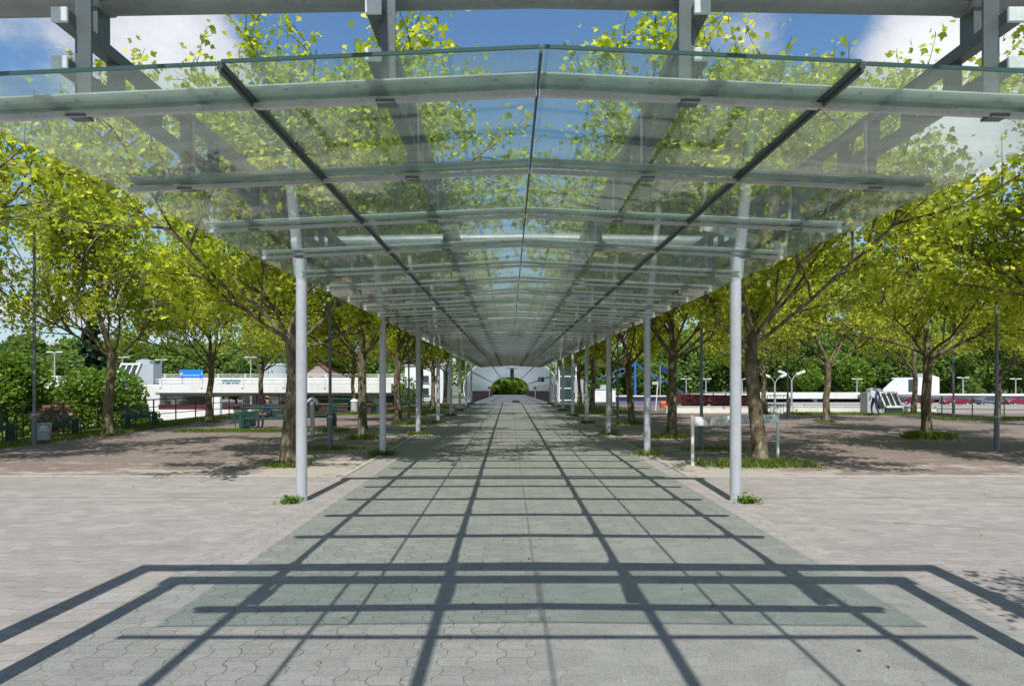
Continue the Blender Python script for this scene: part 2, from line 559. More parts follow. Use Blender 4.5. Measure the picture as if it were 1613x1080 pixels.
# ------------------------------------------------------------------ mesh builder
class MB:
    def __init__(s):
        s.v, s.f, s.mi = [], [], []

    def add(s, verts, faces, mi=0):
        b = len(s.v)
        s.v.extend([tuple(v) for v in verts])
        s.f.extend([tuple(b + i for i in f) for f in faces])
        s.mi.extend([mi] * len(faces))
        return s

    def box(s, c, d, rot=None, mi=0, bev=0.0):
        hx, hy, hz = d[0] / 2, d[1] / 2, d[2] / 2
        b = min(bev, hx * 0.45, hy * 0.45, hz * 0.45)
        if b > 0:
            vs = []
            for sx in (-1, 1):
                for sy in (-1, 1):
                    for sz in (-1, 1):
                        vs += [(sx * hx, sy * (hy - b), sz * (hz - b)), (sx * (hx - b), sy * hy, sz * (hz - b)),
                               (sx * (hx - b), sy * (hy - b), sz * hz)]
            idx = lambda i, j, k, a: ((i * 2 + j) * 2 + k) * 3 + a
            fs = []
            for i in (0, 1):
                f = [idx(i, 0, 0, 0), idx(i, 1, 0, 0), idx(i, 1, 1, 0), idx(i, 0, 1, 0)]
                fs.append(f if i else f[::-1])
                f = [idx(0, i, 0, 1), idx(0, i, 1, 1), idx(1, i, 1, 1), idx(1, i, 0, 1)]
                fs.append(f if i else f[::-1])
                f = [idx(0, 0, i, 2), idx(1, 0, i, 2), idx(1, 1, i, 2), idx(0, 1, i, 2)]
                fs.append(f if i else f[::-1])
            for i in (0, 1):
                for j in (0, 1):
                    fs.append([idx(i, j, 0, 0), idx(i, j, 1, 0), idx(i, j, 1, 1), idx(i, j, 0, 1)])
                    fs.append([idx(i, 0, j, 0), idx(i, 1, j, 0), idx(i, 1, j, 2), idx(i, 0, j, 2)])
                    fs.append([idx(0, i, j, 1), idx(1, i, j, 1), idx(1, i, j, 2), idx(0, i, j, 2)])
                    for k in (0, 1):
                        fs.append([idx(i, j, k, 0), idx(i, j, k, 1), idx(i, j, k, 2)])
        else:
            vs = [(x * hx, y * hy, z * hz) for x in (-1, 1) for y in (-1, 1) for z in (-1, 1)]
            fs = [(0, 1, 3, 2), (4, 6, 7, 5), (0, 4, 5, 1), (2, 3, 7, 6), (0, 2, 6, 4), (1, 5, 7, 3)]
        C = Vector(c)
        if rot is not None:
            vs = [rot @ Vector(v) + C for v in vs]
        else:
            vs = [Vector(v) + C for v in vs]
        return s.add(vs, fs, mi)

    def bar(s, a, b, w, h, mi=0, bev=0.0):
        a, b = Vector(a), Vector(b)
        d = b - a
        q = d.to_track_quat('Y', 'Z').to_matrix()
        return s.box((a + b) / 2, (w, d.length, h), q, mi, bev)

    def tube(s, pts, rad, n=10, mi=0, cap=True):
        pts = [Vector(p) for p in pts]
        if not hasattr(rad, '__len__'):
            rad = [rad] * len(pts)
        b0 = len(s.v)
        up = None
        for i, p in enumerate(pts):
            d = (pts[min(i + 1, len(pts) - 1)] - pts[max(i - 1, 0)]).normalized()
            if up is None:
                up = d.orthogonal().normalized()
            else:
                up = (up - d * up.dot(d)).normalized()
            side = d.cross(up)
            for k in range(n):
                a = 2 * math.pi * k / n
                s.v.append(tuple(p + (up * math.cos(a) + side * math.sin(a)) * rad[i]))
        for i in range(len(pts) - 1):
            for k in range(n):
                a, b = b0 + i * n + k, b0 + i * n + (k + 1) % n
                s.f.append((a, b, b + n, a + n))
                s.mi.append(mi)
        if cap:
            s.f.append(tuple(b0 + k for k in range(n))[::-1])
            s.f.append(tuple(b0 + (len(pts) - 1) * n + k for k in range(n)))
            s.mi += [mi, mi]
        return s

    def prism(s, prof, axis, a, b, mi=0):
        """extrude a closed 2-D profile along axis 'x' (profile in y,z) or 'y' (profile in x,z)"""
        n = len(prof)
        vs = []
        for t_ in (a, b):
            for p in prof:
                vs.append((t_, p[0], p[1]) if axis == 'x' else (p[0], t_, p[1]))
        fs = [tuple(range(n)), tuple(range(2 * n - 1, n - 1, -1))]
        for i in range(n):
            j = (i + 1) % n
            fs.append((i, i + n, j + n, j))
        return s.add(vs, fs, mi)

    def mesh(s, name, mats, smooth=False):
        me = bpy.data.meshes.new(name)
        me.from_pydata([tuple(v) for v in s.v], [], s.f)
        if not isinstance(mats, (list, tuple)):
            mats = [mats]
        for m in mats:
            me.materials.append(m)
        if len(mats) > 1:
            me.polygons.foreach_set('material_index', s.mi)
        import bmesh
        bm = bmesh.new()
        bm.from_mesh(me)
        bmesh.ops.recalc_face_normals(bm, faces=bm.faces)
        bm.to_mesh(me)
        bm.free()
        if smooth:
            me.polygons.foreach_set('use_smooth', [True] * len(me.polygons))
            try:
                me.set_sharp_from_angle(angle=R(40))
            except Exception:
                pass
        me.update()
        return me

    def build(s, name, mats, parent=None, smooth=False, loc=None):
        return obj(name, s.mesh(name, mats, smooth), parent, loc)


def obj(name, me, parent=None, loc=None, rz=0.0):
    o = bpy.data.objects.new(name, me)
    COL.objects.link(o)
    if parent is not None:
        o.parent = parent
    if loc is not None:
        o.location = loc
    if rz:
        o.rotation_euler = (0, 0, rz)
    return o


def tag(o, label=None, cat=None, group=None, kind=None):
    if label: o['label'] = label
    if cat: o['category'] = cat
    if group: o['group'] = group
    if kind: o['kind'] = kind
    return o


def thing(name, label, cat, loc=(0, 0, 0), rz=0.0, group=None):
    o = bpy.data.objects.new(name, None)
    o.empty_display_size = 0.3
    COL.objects.link(o)
    o.location = loc
    o.rotation_euler = (0, 0, rz)
    return tag(o, label, cat, group)


def copy_tree(o, parent=None):
    c = o.copy()
    COL.objects.link(c)
    c.parent = parent
    for ch in list(o.children):
        copy_tree(ch, c)
    return c


def dup(o, loc, rz, label, group=None, scale=None):
    c = copy_tree(o)
    c.location = loc
    c.rotation_euler = (0, 0, rz)
    c['label'] = label
    if group: c['group'] = group
    if scale is not None: c.scale = scale
    return c


def PX(px, D): return CAMX + (px - 802) * D / 1075.0
def PZ(py, D): return CAMZ - (py - 602) * D / 1075.0


def quad_mesh(name, verts_np, k, mat):
    """numpy: verts (n*k,3), every k verts make one n-gon"""
    me = bpy.data.meshes.new(name)
    nv = len(verts_np)
    nf = nv // k
    me.vertices.add(nv)
    me.vertices.foreach_set('co', verts_np.astype(np.float32).ravel())
    me.loops.add(nv)
    me.loops.foreach_set('vertex_index', np.arange(nv, dtype=np.int32))
    me.polygons.add(nf)
    me.polygons.foreach_set('loop_start', np.arange(0, nv, k, dtype=np.int32))
    me.materials.append(mat)
    me.update(calc_edges=True)
    me.validate()
    return me


# ------------------------------------------------------------------ ground
LOW = -3.6


def sheet(name, pts, z, mat):
    me = bpy.data.meshes.new(name)
    me.from_pydata([(x, y, z) for x, y in pts], [], [tuple(range(len(pts)))])
    me.materials.append(mat)
    o = obj(name, me)
    o['kind'] = 'structure'
    return o


sheet('ground', [(-2500, -2500), (2500, -2500), (2500, 2500), (-2500, 2500)], LOW, M['terrain'])
PLAZA = [(-17.2, -25), (45, -25), (45, 42.2), (15, 42.2), (12, 55), (8.2, 63), (-8.2, 63), (-9, 49), (-17.2, 47)]
mb = MB()
n = len(PLAZA)
mb.add([(x, y, -0.004) for x, y in PLAZA] + [(x, y, LOW) for x, y in PLAZA],
       [tuple(range(n))] + [(i, i + n, (i + 1) % n + n, (i + 1) % n) for i in range(n)])
o = mb.build('plaza', M['plaza'])
o['kind'] = 'structure'
sheet('pavement', [(-17.1, -24.9), (44.9, -24.9), (44.9, 13.7), (-17.1, 13.7)], 0.0, M['apron'])
sheet('path', [(-3.42, -24.8), (3.42, -24.8), (3.42, 63.1), (-3.42, 63.1)], 0.004, M['walk'])
# pale edging rows: across the plaza and along both sides of the path
mb = MB()
for sx in (-1, 1):
    x0, x1 = (3.62, 44.8) if sx > 0 else (-17.0, -3.62)
    L = 1.0
    x = x0
    while x < x1 - 0.2:
        e = min(x + L, x1)
        mb.box(((x + e) / 2, 13.78, -0.006), (e - x - 0.008, 0.13, 0.05), None, 0, 0.006)
        x = e
    y = 13.9
    while y < 62:
        mb.box((sx * 3.5, y + 0.5, -0.006), (0.11, 0.992, 0.044), None, 0, 0.006)
        y += 1.0
o = mb.build('kerb', M['kerb'])
o['kind'] = 'structure'

# ------------------------------------------------------------------ the glass canopy
random.seed(5)
rng = np.random.default_rng(7)
SL = 0.047
JX = 1.5
ZG = 3.447                                 # glass underside at the ridge
B0, BD, NB = 3.615, 1.338, 45
HX = 3.45                                 # posts
POSTY = [3.9, 10.85, 17.8, 24.75, 31.7, 38.65, 45.6, 52.5, 59.4]
PZC = 4.16                                # centre of cross pipes
canopy = thing('glass_canopy', 'long glazed walkway canopy on round grey steel posts, low gable of green tinted panes', 'canopy', (0, 0, 0))


def zroof(x): return ZG - SL * abs(x)


# posts
pm = MB()
pm.tube([(0, 0, -0.05), (0, 0, 4.05)], 0.087, 28, 0)
pm.tube([(0, 0, 0.0), (0, 0, 0.012)], 0.135, 24, 0)
pme = pm.mesh('post', M['post'], True)
cm = MB()
xs = [-HX - 0.14, -HX, -1.7, 0, 1.7, HX, HX + 0.14]
cm.tube([(x, 0, PZC - 0.018 * abs(x)) for x in xs], 0.112, 24, 0)
for x in (-2.50, -0.86, 0.86, 2.50):        # saddle straps under the pipe
    cm.tube([(x - 0.06, 0, PZC - 0.018 * abs(x)), (x + 0.06, 0, PZC - 0.018 * abs(x))], 0.120, 24, 0)
cme = cm.mesh('cross_pipe', M['pipe'], True)
for i, y in enumerate(POSTY):
    for sx in (-1, 1):
        obj('post', pme, canopy, (sx * HX, y, 0))
    obj('cross_pipe', cme, canopy, (0, y, 0))

# transverse glazing beams: pale flange above the glass, aluminium rail below it
BX = 2.90
bm_ = MB()
for sx in (-1, 1):
    def P(x, z): return (sx * x, 0, zroof(x) + z)
    fx = 2.86
    # flange standing on top of the glass, slightly tilted to the light
    a = MB()
    y0, y1 = -0.022, 0.028
    vs = []
    for x in (0.01, fx):
        for (yy, zz) in ((-0.150, 0.023), (-0.150, 0.030), (-0.020, 0.029), (-0.020, 0.022)):
            vs.append((sx * x, yy, zroof(x) + zz))
    bm_.add(vs, [(0, 1, 5, 4), (1, 2, 6, 5), (2, 3, 7, 6), (3, 0, 4, 7), (0, 3, 2, 1), (4, 5, 6, 7)], 0)
    # foot of the flange
    bm_.bar((sx * 0.01, 0.0, zroof(0.01) + 0.020), (sx * fx, 0.0, zroof(fx) + 0.020), 0.045, 0.008, 0)
    # rail under the glass
    bm_.bar((sx * 0.004, 0, zroof(0.0) - 0.017), (sx * BX, 0, zroof(BX) - 0.017), 0.060, 0.020, 1, 0.003)
    bm_.bar((sx * 0.004, -0.030, zroof(0.0) - 0.026), (sx * BX, -0.030, zroof(BX) - 0.026), 0.008, 0.030, 1)
    x = 0.22
    while x < fx:
        bm_.tube([(sx * x, -0.10, zroof(x) + 0.010), (sx * x, -0.10, zroof(x) + 0.042)], 0.010, 6, 0)
        x += 0.36
beam_me = bm_.mesh('glazing_beam', [M['flange'], M['alu']])
TX = (0.86, 2.50)
hm = MB()
hm.box((0, 0.05, 0.26), (0.018, 0.09, 0.42))
hm.box((0, 0.035, 0.26), (0.085, 0.016, 0.42))
hm.box((0, 0.03, 0.045), (0.12, 0.11, 0.03))
hm.box((0, 0.0, -0.032), (0.10, 0.085, 0.014))
hanger_me = hm.mesh('hanger', M['steel'])
hstuff = MB()
for i in range(NB):
    y = B0 + BD * i
    b = obj('glazing_beam', beam_me, canopy, (0, y, 0))
    if i == 0:               # the first row of hangers reaches up to the first cross pipe
        for x in (-2.425, -0.80, 0.80, 2.425):
            m = MB()
            m.box((x, 0.035, 0.36 + zroof(x)), (0.085, 0.016, 0.64))
            m.box((x, 0.055, 0.36 + zroof(x)), (0.018, 0.055, 0.64))
            m.box((x, 0.12, 4.06), (0.06, 0.17, 0.05))
            m.box((x, 0.0, zroof(x) - 0.032), (0.10, 0.085, 0.014))
            m.build('hanger', M['steel'], b)
        continue
    for x in (-2.49, -0.85, 0.85, 2.49):
        if i < 25:
            obj('hanger', hanger_me, b, (x, 0, zroof(x)))
        else:
            hstuff.box((x, y + 0.05, zroof(x) + 0.26), (0.085, 0.06, 0.42))
            hstuff.box((x, y, zroof(x) - 0.045), (0.13, 0.10, 0.022))
o = hstuff.build('hanger', M['steel'], canopy)
o['kind'] = 'stuff'

# panes
YF = 3.18
T = 0.010


def pane(x0, x1, y0, y1, lift):
    m = MB()
    z0, z1 = zroof(x0) + lift, zroof(x1) + lift
    vs = [(x, y, z + dz_) for dz_ in (0, T) for (x, z) in ((x0, z0), (x1, z1)) for y in (y0, y1)]
    m.add(vs, [(0, 2, 3, 1), (4, 5, 7, 6), (0, 1, 5, 4), (2, 6, 7, 3), (0, 4, 6, 2), (1, 3, 7, 5)])
    return m


spans = [(-3.0, -JX - 0.012, 0.0), (-JX + 0.012, -0.008, 0.009), (0.008, JX - 0.012, 0.009), (JX + 0.012, 3.0, 0.0)]
pane_me = [pane(a, b, 0.005, BD - 0.005, l).mesh('glass_pane', M['glass']) for a, b, l in spans]
for (a, b, l) in spans:
    pn_ = pane(a, b, YF, B0 - 0.005, l).build('glass_pane', M['glass'], canopy)
    m = MB()
    m.bar((a, YF - 0.006, zroof(a) + l + T / 2), (b, YF - 0.006, zroof(b) + l + T / 2), 0.010, 0.017)
    m.build('pane_edge', M['edge'], pn_)
rest = MB()
for i in range(NB - 1):
    y = B0 + BD * i
    for k, (a, b, l) in enumerate(spans):
        if i < 24:
            obj('glass_pane', pane_me[k], canopy, (0, y, 0))
        else:
            q = pane(a, b, y + 0.005, y + BD - 0.005, l)
            rest.add(q.v, q.f)
o = rest.build('glass_pane', M['glass'], canopy)
o['kind'] = 'stuff'
YE = B0 + BD * (NB - 1) + 0.2
for x, w in ((-JX, 0.028), (0.0, 0.012), (JX, 0.028)):
    m = MB()
    m.box((x, (YF + YE) / 2, zroof(x) + 0.006), (w, YE - YF - 0.01, 0.032))
    if w > 0.02:
        m.box((x, (YF + YE) / 2, zroof(x) - 0.022), (w * 0.45, YE - YF, 0.018))
    m.build('glazing_bar', M['seal'], canopy)
# trusses (ladder girders) above the glass
for sx in (-1, 1):
    for x in TX:
        X = sx * x
        zt = 3.885 - 0.026 * x
        zb = zt - 0.25
        ys = 3.58
        ye = YE - 0.3
        m = MB()
        m.box((X, (ys + ye) / 2, zt), (0.075, ye - ys, 0.07), None, 0)
        m.box((X, (ys + ye) / 2, zb), (0.075, ye - ys, 0.06), None, 0)
        y = ys + 0.50
        while y < ye:
            m.box((X, y, (zt + zb) / 2), (0.05, 0.10, 0.19), None, 0)
            y += 0.446
        for (yy) in POSTY:
            m.box((X, yy, (zt + 4.06) / 2 + 0.01), (0.07, 0.12, 4.06 - zt - 0.02))
        m.build('truss', M['steel'], canopy)
        for zz, hh in ((zt, 0.078), (zb, 0.068)):
            m = MB()
            m.box((X, ys - 0.012, zz), (0.085, 0.02, hh), None, 0, 0.004)
            m.build('end_plate', M['galv'], canopy)

# ------------------------------------------------------------------ taller entrance roof over and behind the camera
ent = thing('entrance_canopy', 'taller entrance glass roof on a wide portal, casting the foremost shadow lines', 'canopy')
m = MB()
for sx in (-1, 1):
    m = MB()
    m.tube([(sx * 4.02, 3.80, -0.05), (sx * 4.02, 3.80, 4.95)], 0.105, 20)
    m.tube([(sx * 4.02, 3.80, 0.0), (sx * 4.02, 3.80, 0.014)], 0.15, 20)
    m.build('post', M['post'], ent, True)
    m = MB()
    m.tube([(sx * 4.02, -6.0, -0.05), (sx * 4.02, -6.0, 4.95)], 0.105, 20)
    m.build('post', M['post'], ent, True)
for y in (3.80, -6.0):
    m = MB()
    m.tube([(-4.12, y, 4.95), (4.12, y, 4.95)], 0.105, 20)
    m.build('cross_pipe', M['pipe'], ent, True)
for x in (-2.56, -0.87, 0.87, 2.56):
    m = MB()
    m.box((x, -1.1, 4.78), (0.085, 9.9, 0.07))
    m.box((x, -1.1, 4.55), (0.085, 9.9, 0.06))
    y = -6
    while y < 3.8:
        m.box((x, y, 4.665), (0.05, 0.1, 0.17))
        y += 0.45
    m.build('truss', M['steel'], ent)
for k in range(8):
    y = 3.68 - 1.45 * k
    m = MB()
    m.box((0, y, 4.43), (6.4, 0.05, 0.05))
    m.build('glazing_beam', M['alu'], ent)
for x, w in ((-1.8, 0.036), (0, 0.018), (1.8, 0.036)):
    m = MB()
    m.box((x, -1.1, 4.478), (w, 10.1, 0.03))
    m.build('glazing_bar', M['seal'], ent)
for k in range(7):
    for (a, b) in ((-3.62, -1.82), (-1.78, -0.01), (0.01, 1.78), (1.82, 3.62)):
        y1 = 3.68 - 1.45 * k - 0.005 + (0.27 if k == 0 else 0)
        y0 = 3.68 - 1.45 * (k + 1) + 0.005
        m = MB()
        m.box(((a + b) / 2, (y0 + y1) / 2, 4.468), (b - a, y1 - y0, 0.01))
        m.build('glass_pane', M['glass_clear'], ent)


# ------------------------------------------------------------------ foliage helpers
def leaf_batch(centres, size, template, rs, flat=0.55, jitter=0.35):
    n_ = len(centres)
    k = len(template)
    nrm = rs.normal(size=(n_, 3)) * np.array([flat, flat, flat])
    nrm[:, 2] += 0.75
    nrm /= np.linalg.norm(nrm, axis=1)[:, None]
    a = rs.normal(size=(n_, 3))
    u = np.cross(nrm, a)
    u /= np.linalg.norm(u, axis=1)[:, None]
    w = np.cross(nrm, u)
    sz = size * (1 - jitter + 2 * jitter * rs.random(n_))
    tp = np.array(template)
    v = (centres[:, None, :] + sz[:, None, None] * (u[:, None, :] * tp[None, :, 0:1] + w[:, None, :] * tp[None, :, 1:2] + nrm[:, None, :] * tp[None, :, 2:3]))
    return v.reshape(-1, 3)


MAPLE = [(0, -0.45, 0), (0.30, -0.30, 0.06), (0.52, 0.05, 0.10), (0.24, 0.10, 0.02), (0.0, 0.58, -0.06), (-0.24, 0.10, 0.02), (-0.52, 0.05, 0.10), (-0.30, -0.30, 0.06)]
CLUMP = [(-0.5, -0.35, 0.1), (0.1, -0.5, -0.08), (0.5, -0.1, 0.1), (0.25, 0.5, -0.05), (-0.3, 0.4, 0.12)]


def rand_dir(rs):
    v = rs.normal(size=3)
    return Vector(v / np.linalg.norm(v))


def plane_tree(seed, height=10.2, rad=4.9, trunk_h=3.0, trunk_r=0.155, pruned=False):
    rs = np.random.default_rng(seed)
    wood = MB()
    leaves = []
    lean = Vector((rs.normal() * 0.06, rs.normal() * 0.06, 0))
    tp = [Vector((0, 0, -0.05)), Vector((0, 0, 0.12)) + lean * 0.05, Vector((0, 0, 0.5)) + lean * 0.2, Vector((0, 0, 1.2)) + lean * 0.5 + Vector((rs.normal() * 0.03, rs.normal() * 0.03, 0)),
          Vector((0, 0, 2.1)) + lean * 0.9 + Vector((rs.normal() * 0.05, rs.normal() * 0.05, 0)), Vector((0, 0, trunk_h)) + lean * 1.2]
    tr = [trunk_r * 1.55, trunk_r * 1.3, trunk_r * 1.08, trunk_r, trunk_r * 0.9, trunk_r * 0.98]
    top = tp[-1]
    lead = [top, top + Vector((rs.normal() * 0.2, rs.normal() * 0.2, 1.3)), top + Vector((rs.normal() * 0.4, rs.normal() * 0.4, 2.7)), top + Vector((rs.normal() * 0.6, rs.normal() * 0.6, 4.8))]
    wood.tube(tp, tr, 12)
    wood.tube(lead, [trunk_r * 0.72, trunk_r * 0.5, trunk_r * 0.32, 0.02], 8)

    def cut(p):          # a pruned tree keeps clear of the canopy on its +x side
        return pruned and p.x > 1.75 + 0.25 * math.sin(p.y * 2.1) and p.z < 4.7

    def curve(p, d, L, nseg, r0, r1, bend, sides):
        pts = [p]
        rr = [r0]
        dd = d.normalized()
        for i in range(nseg):
            dd = (dd + rand_dir(rs) * bend[0] + Vector((0, 0, bend[1]))).normalized()
            nx = pts[-1] + dd * (L / nseg)
            if cut(nx):
                if i == 0 or sides < 7:
                    break
                dd = Vector((-0.1, dd.y, abs(dd.z) + 0.8)).normalized()
                nx = pts[-1] + dd * (L / nseg)
            pts.append(nx)
            rr.append(r0 + (r1 - r0) * (i + 1) / nseg)
        if len(pts) < 2:
            pts.append(p + Vector((0, 0, 0.06)))
            rr.append(r1)
        wood.tube(pts, rr, sides, cap=False)
        return pts

    def along(pts, t_):
        f = t_ * (len(pts) - 1)
        i = min(int(f), len(pts) - 2)
        return pts[i].lerp(pts[i + 1], f - i), (pts[i + 1] - pts[i]).normalized()

    limbs = []
    nl = 9
    for i in range(nl):
        az = 2 * math.pi * (i / nl) + rs.normal() * 0.25
        if i < 6:
            inc = R(16 + 36 * rs.random())
            p = top - Vector((0, 0, 0.15 + 0.25 * rs.random()))
            L = rad * (0.88 + 0.22 * rs.random())
        else:
            inc = R(42 + 25 * rs.random())
            p, _ = along(lead, 0.25 + 0.3 * rs.random())
            L = rad * 0.75
            az = rs.random() * 6.28
        d = Vector((math.cos(az) * math.cos(inc), math.sin(az) * math.cos(inc), math.sin(inc)))
        limbs.append(curve(p, d, L, 6, trunk_r * 0.30, 0.016, (0.18, 0.05), 7))
    limbs.append(lead)
    limbs.append(lead)
    if pruned:               # strong upright limbs reaching over the glass
        for az in (-0.9, -0.35, 0.3, 0.85):
            p, _ = along(lead, 0.1 + 0.2 * rs.random())
            limbs.append(curve(p, Vector((math.cos(az) * 0.62, math.sin(az) * 0.62, 0.75)), rad * 0.9, 6, trunk_r * 0.3, 0.018, (0.12, -0.05), 7))
    centre = Vector((0, 0, (trunk_h + height) / 2 + 0.3))
    for L1 in limbs:
        for j in range(10):
            p, d = along(L1, 0.2 + 0.8 * rs.random())
            dd = (d + rand_dir(rs) * 0.85 + Vector((0, 0, 0.22))).normalized()
            L = 1.5 + 1.1 * rs.random()
            s2 = curve(p, dd, L, 4, 0.03, 0.012, (0.2, 0.05), 4)
            for k in range(7):
                p2, d2 = along(s2, 0.2 + 0.8 * rs.random())
                dd2 = (d2 + rand_dir(rs) * 0.9 + Vector((0, 0, 0.1))).normalized()
                s3 = curve(p2, dd2, 0.7 + 0.6 * rs.random(), 3, 0.012, 0.005, (0.25, 0.0), 3)
                e = s3[-1] - centre
                if (e.x ** 2 + e.y ** 2) / (rad * 1.15) ** 2 + (e.z / 4.4) ** 2 > 1.25:
                    continue
                for q in range(int((14 if pruned else 10) + (38 if pruned else 30) * rs.random())):
                    p3, _ = along(s3, 0.15 + 0.85 * rs.random())
                    off = rand_dir(rs) * (0.05 + 0.36 * rs.random())
                    lp = p3 + off
                    if cut(lp) or lp.z < 2.9 + 0.5 * rs.random():
                        continue
                    leaves.append((lp.x, lp.y, lp.z))
    lv = leaf_batch(np.array(leaves), 0.13, MAPLE, rs, 0.8)
    return wood.mesh('trunk', M['bark'], True), quad_mesh('crown', lv, len(MAPLE), M['leaf_plane'])


TV = [plane_tree(s) for s in (11, 23, 37, 41, 59)]
PV = [plane_tree(s, pruned=True) for s in (13, 29, 43)]

tree_defs = [
    # x, y, variant, rot, scale, label
    (-5.2, 15.6, 0, 0.3, 1.0, 'thick mottled plane tree directly behind the left front steel post'),
    (-5.15, 23.3, 1, 1.9, 0.98, 'plane tree with a sawn pale branch stub, second in the row left of the canopy'),
    (-5.2, 31.0, 2, 4.0, 0.97, 'slim plane tree, third in the row left of the canopy'),
    (-5.3, 38.7, 3, 2.2, 1.0, 'plane tree, fourth in the row left of the canopy'),
    (-5.3, 46.4, 4, 5.5, 0.98, 'plane tree, fifth in the row left of the canopy'),
    (-5.3, 54.2, 0, 2.9, 0.95, 'plane tree nearest the tunnel mouth on the left side'),
    (5.75, 16.0, 3, 1.0, 1.02, 'plane tree with a knobbly trunk standing behind the white board barrier'),
    (5.5, 23.7, 4, 3.4, 1.0, 'forked plane tree, second in the row right of the canopy'),
    (5.5, 31.4, 0, 5.0, 0.97, 'plane tree, third in the row right of the canopy, grass at its foot'),
    (5.6, 39.2, 1, 0.6, 1.0, 'plane tree, fourth in the row right of the canopy'),
    (5.6, 47.0, 2, 2.7, 0.98, 'plane tree, fifth in the row right of the canopy'),
    (5.6, 54.8, 3, 4.4, 0.95, 'plane tree nearest the glazed lift shaft on the right side'),
    (-14.6, 24.6, 2, 0.9, 1.0, 'plane tree with a swollen pale root foot beside the green bench and rust railing'),
    (-14.5, 32.6, 4, 3.9, 0.96, 'plane tree rising in front of the blue parking sign'),
    (-15.0, 41.0, 1, 5.3, 0.93, 'slender plane tree behind the seated person in front of the grey tank'),
    (-14.2, 16.4, 3, 2.0, 1.05, 'plane tree out of frame at left whose crown fills the left picture edge'),
    (-22.5, 19.0, 0, 4.9, 0.9, 'plane tree crown at far left edge beyond the railing'),
    (14.3, 15.8, 1, 1.3, 1.05, 'plane tree out of frame at right whose crown fills the right picture edge'),
    (14.1, 23.3, 0, 3.0, 1.0, 'plane tree with a large grass tuft at its foot on the right plaza'),
    (15.0, 32.6, 2, 5.7, 0.96, 'plane tree between the twin lamps and the walking person'),
    (15.3, 41.3, 4, 1.7, 0.9, 'plane tree beside the black gate frame at the far plaza edge'),
    (24.6, 34.6, 3, 3.6, 0.88, 'plane tree at the right picture edge in front of the black railing'),
    (24.4, 41.4, 1, 0.2, 0.93, 'dark plane trunk just right of the slanted white skylight'),
    (23.8, 24.5, 4, 4.2, 1.0, 'plane tree whose crown alone reaches in at the right edge'),
    (-9.9, 43.0, 3, 0.7, 0.8, 'thin young plane tree beside the far green seats'),
    (6.75, 3.3, 2, 2.4, 0.55, 'small plane tree outside the frame whose leafy shadow touches the right foreground'),
]
for (x, y, v, rz, sc, lab) in tree_defs:
    t_ = thing('plane_tree', lab, 'tree', (x, y, 0), rz, 'plane trees planted in rows on the plaza')
    t_.scale = (sc, sc, sc)
    near_row = abs(x) < 7 and y > 10
    if near_row:             # the side facing the canopy is pruned back
        t_.rotation_euler = (0, 0, (0.0 if x < 0 else math.pi) + 0.12 * math.sin(rz))
    vv = PV[v % 3] if near_row else TV[v]
    obj('trunk', vv[0], t_)
    obj('crown', vv[1], t_)


# background trees ---------------------------------------------------------
def round_tree(seed, H, Rad, nleaf, size, mat, trunk=True, low=0.18):
    rs = np.random.default_rng(seed)
    nb = 22
    bl = []
    for i in range(nb):
        a = rs.random() * 6.28
        h = low + (1 - low) * rs.random() ** 0.8
        prof = math.sin(math.pi * min(max((h - low) / (1.02 - low), 0.05), 0.98) ** 0.75)
        r_ = Rad * prof * (0.35 + 0.5 * rs.random())
        bl.append((r_ * math.cos(a), r_ * math.sin(a), h * H * 0.93, Rad * (0.22 + 0.25 * rs.random())))
    bl = np.array(bl)
    idx = rs.integers(0, nb, nleaf)
    d = rs.normal(size=(nleaf, 3))
    d /= np.linalg.norm(d, axis=1)[:, None]
    rr = (0.55 + 0.5 * rs.random(nleaf) ** 0.5)[:, None]
    c = bl[idx, :3] + d * bl[idx, 3:4] * rr * np.array([1, 1, 0.8])
    c = c[c[:, 2] > H * low * 0.6]
    crown = leaf_batch(c, size, CLUMP, rs, 0.9)
    w = MB()
    if trunk:
        w.tube([(0, 0, -0.1), (0.05, 0, H * 0.2), (0.1, 0.1, H * 0.45), (0, 0.1, H * 0.8)], [Rad * 0.07, Rad * 0.055, Rad * 0.04, 0.03], 8)
        for i in range(9):
            b = bl[i]
            w.tube([(0.08, 0.05, H * (0.2 + 0.03 * i)), (b[0] * 0.5, b[1] * 0.5, (b[2] + H * 0.3) * 0.5), (b[0], b[1], b[2])], [Rad * 0.03, Rad * 0.02, 0.02], 5)
    return w, crown


def conifer(seed, H, Rad, size):
    rs = np.random.default_rng(seed)
    pts = []
    w = MB()
    w.tube([(0, 0, -0.1), (0, 0, H)], [Rad * 0.09, 0.02], 8)
    z = H * 0.1
    while z < H:
        r_ = Rad * (1 - z / H) ** 0.8 + 0.15
        for k in range(9):
            a = rs.random() * 6.28
            L = r_ * (0.7 + 0.4 * rs.random())
            w.tube([(0, 0, z), (L * math.cos(a), L * math.sin(a), z - L * 0.12)], [0.05, 0.012], 4)
            for q in range(int(26 * L / Rad) + 6):
                f = rs.random() ** 0.6
                pts.append((L * f * math.cos(a) + rs.normal() * 0.18, L * f * math.sin(a) + rs.normal() * 0.18, z - L * f * 0.12 + rs.normal() * 0.12))
        z += H * 0.035
    return w, leaf_batch(np.array(pts), size, CLUMP, rs, 0.5)


def put_tree(name, lab, cat, loc, parts, leafmat, group=None, rz=0):
    t_ = thing(name, lab, cat, loc, rz, group)
    if parts[0].v:
        parts[0].build('trunk', M['bark'], t_)
    obj('crown', quad_mesh('crown', parts[1], 5, leafmat), t_)
    return t_


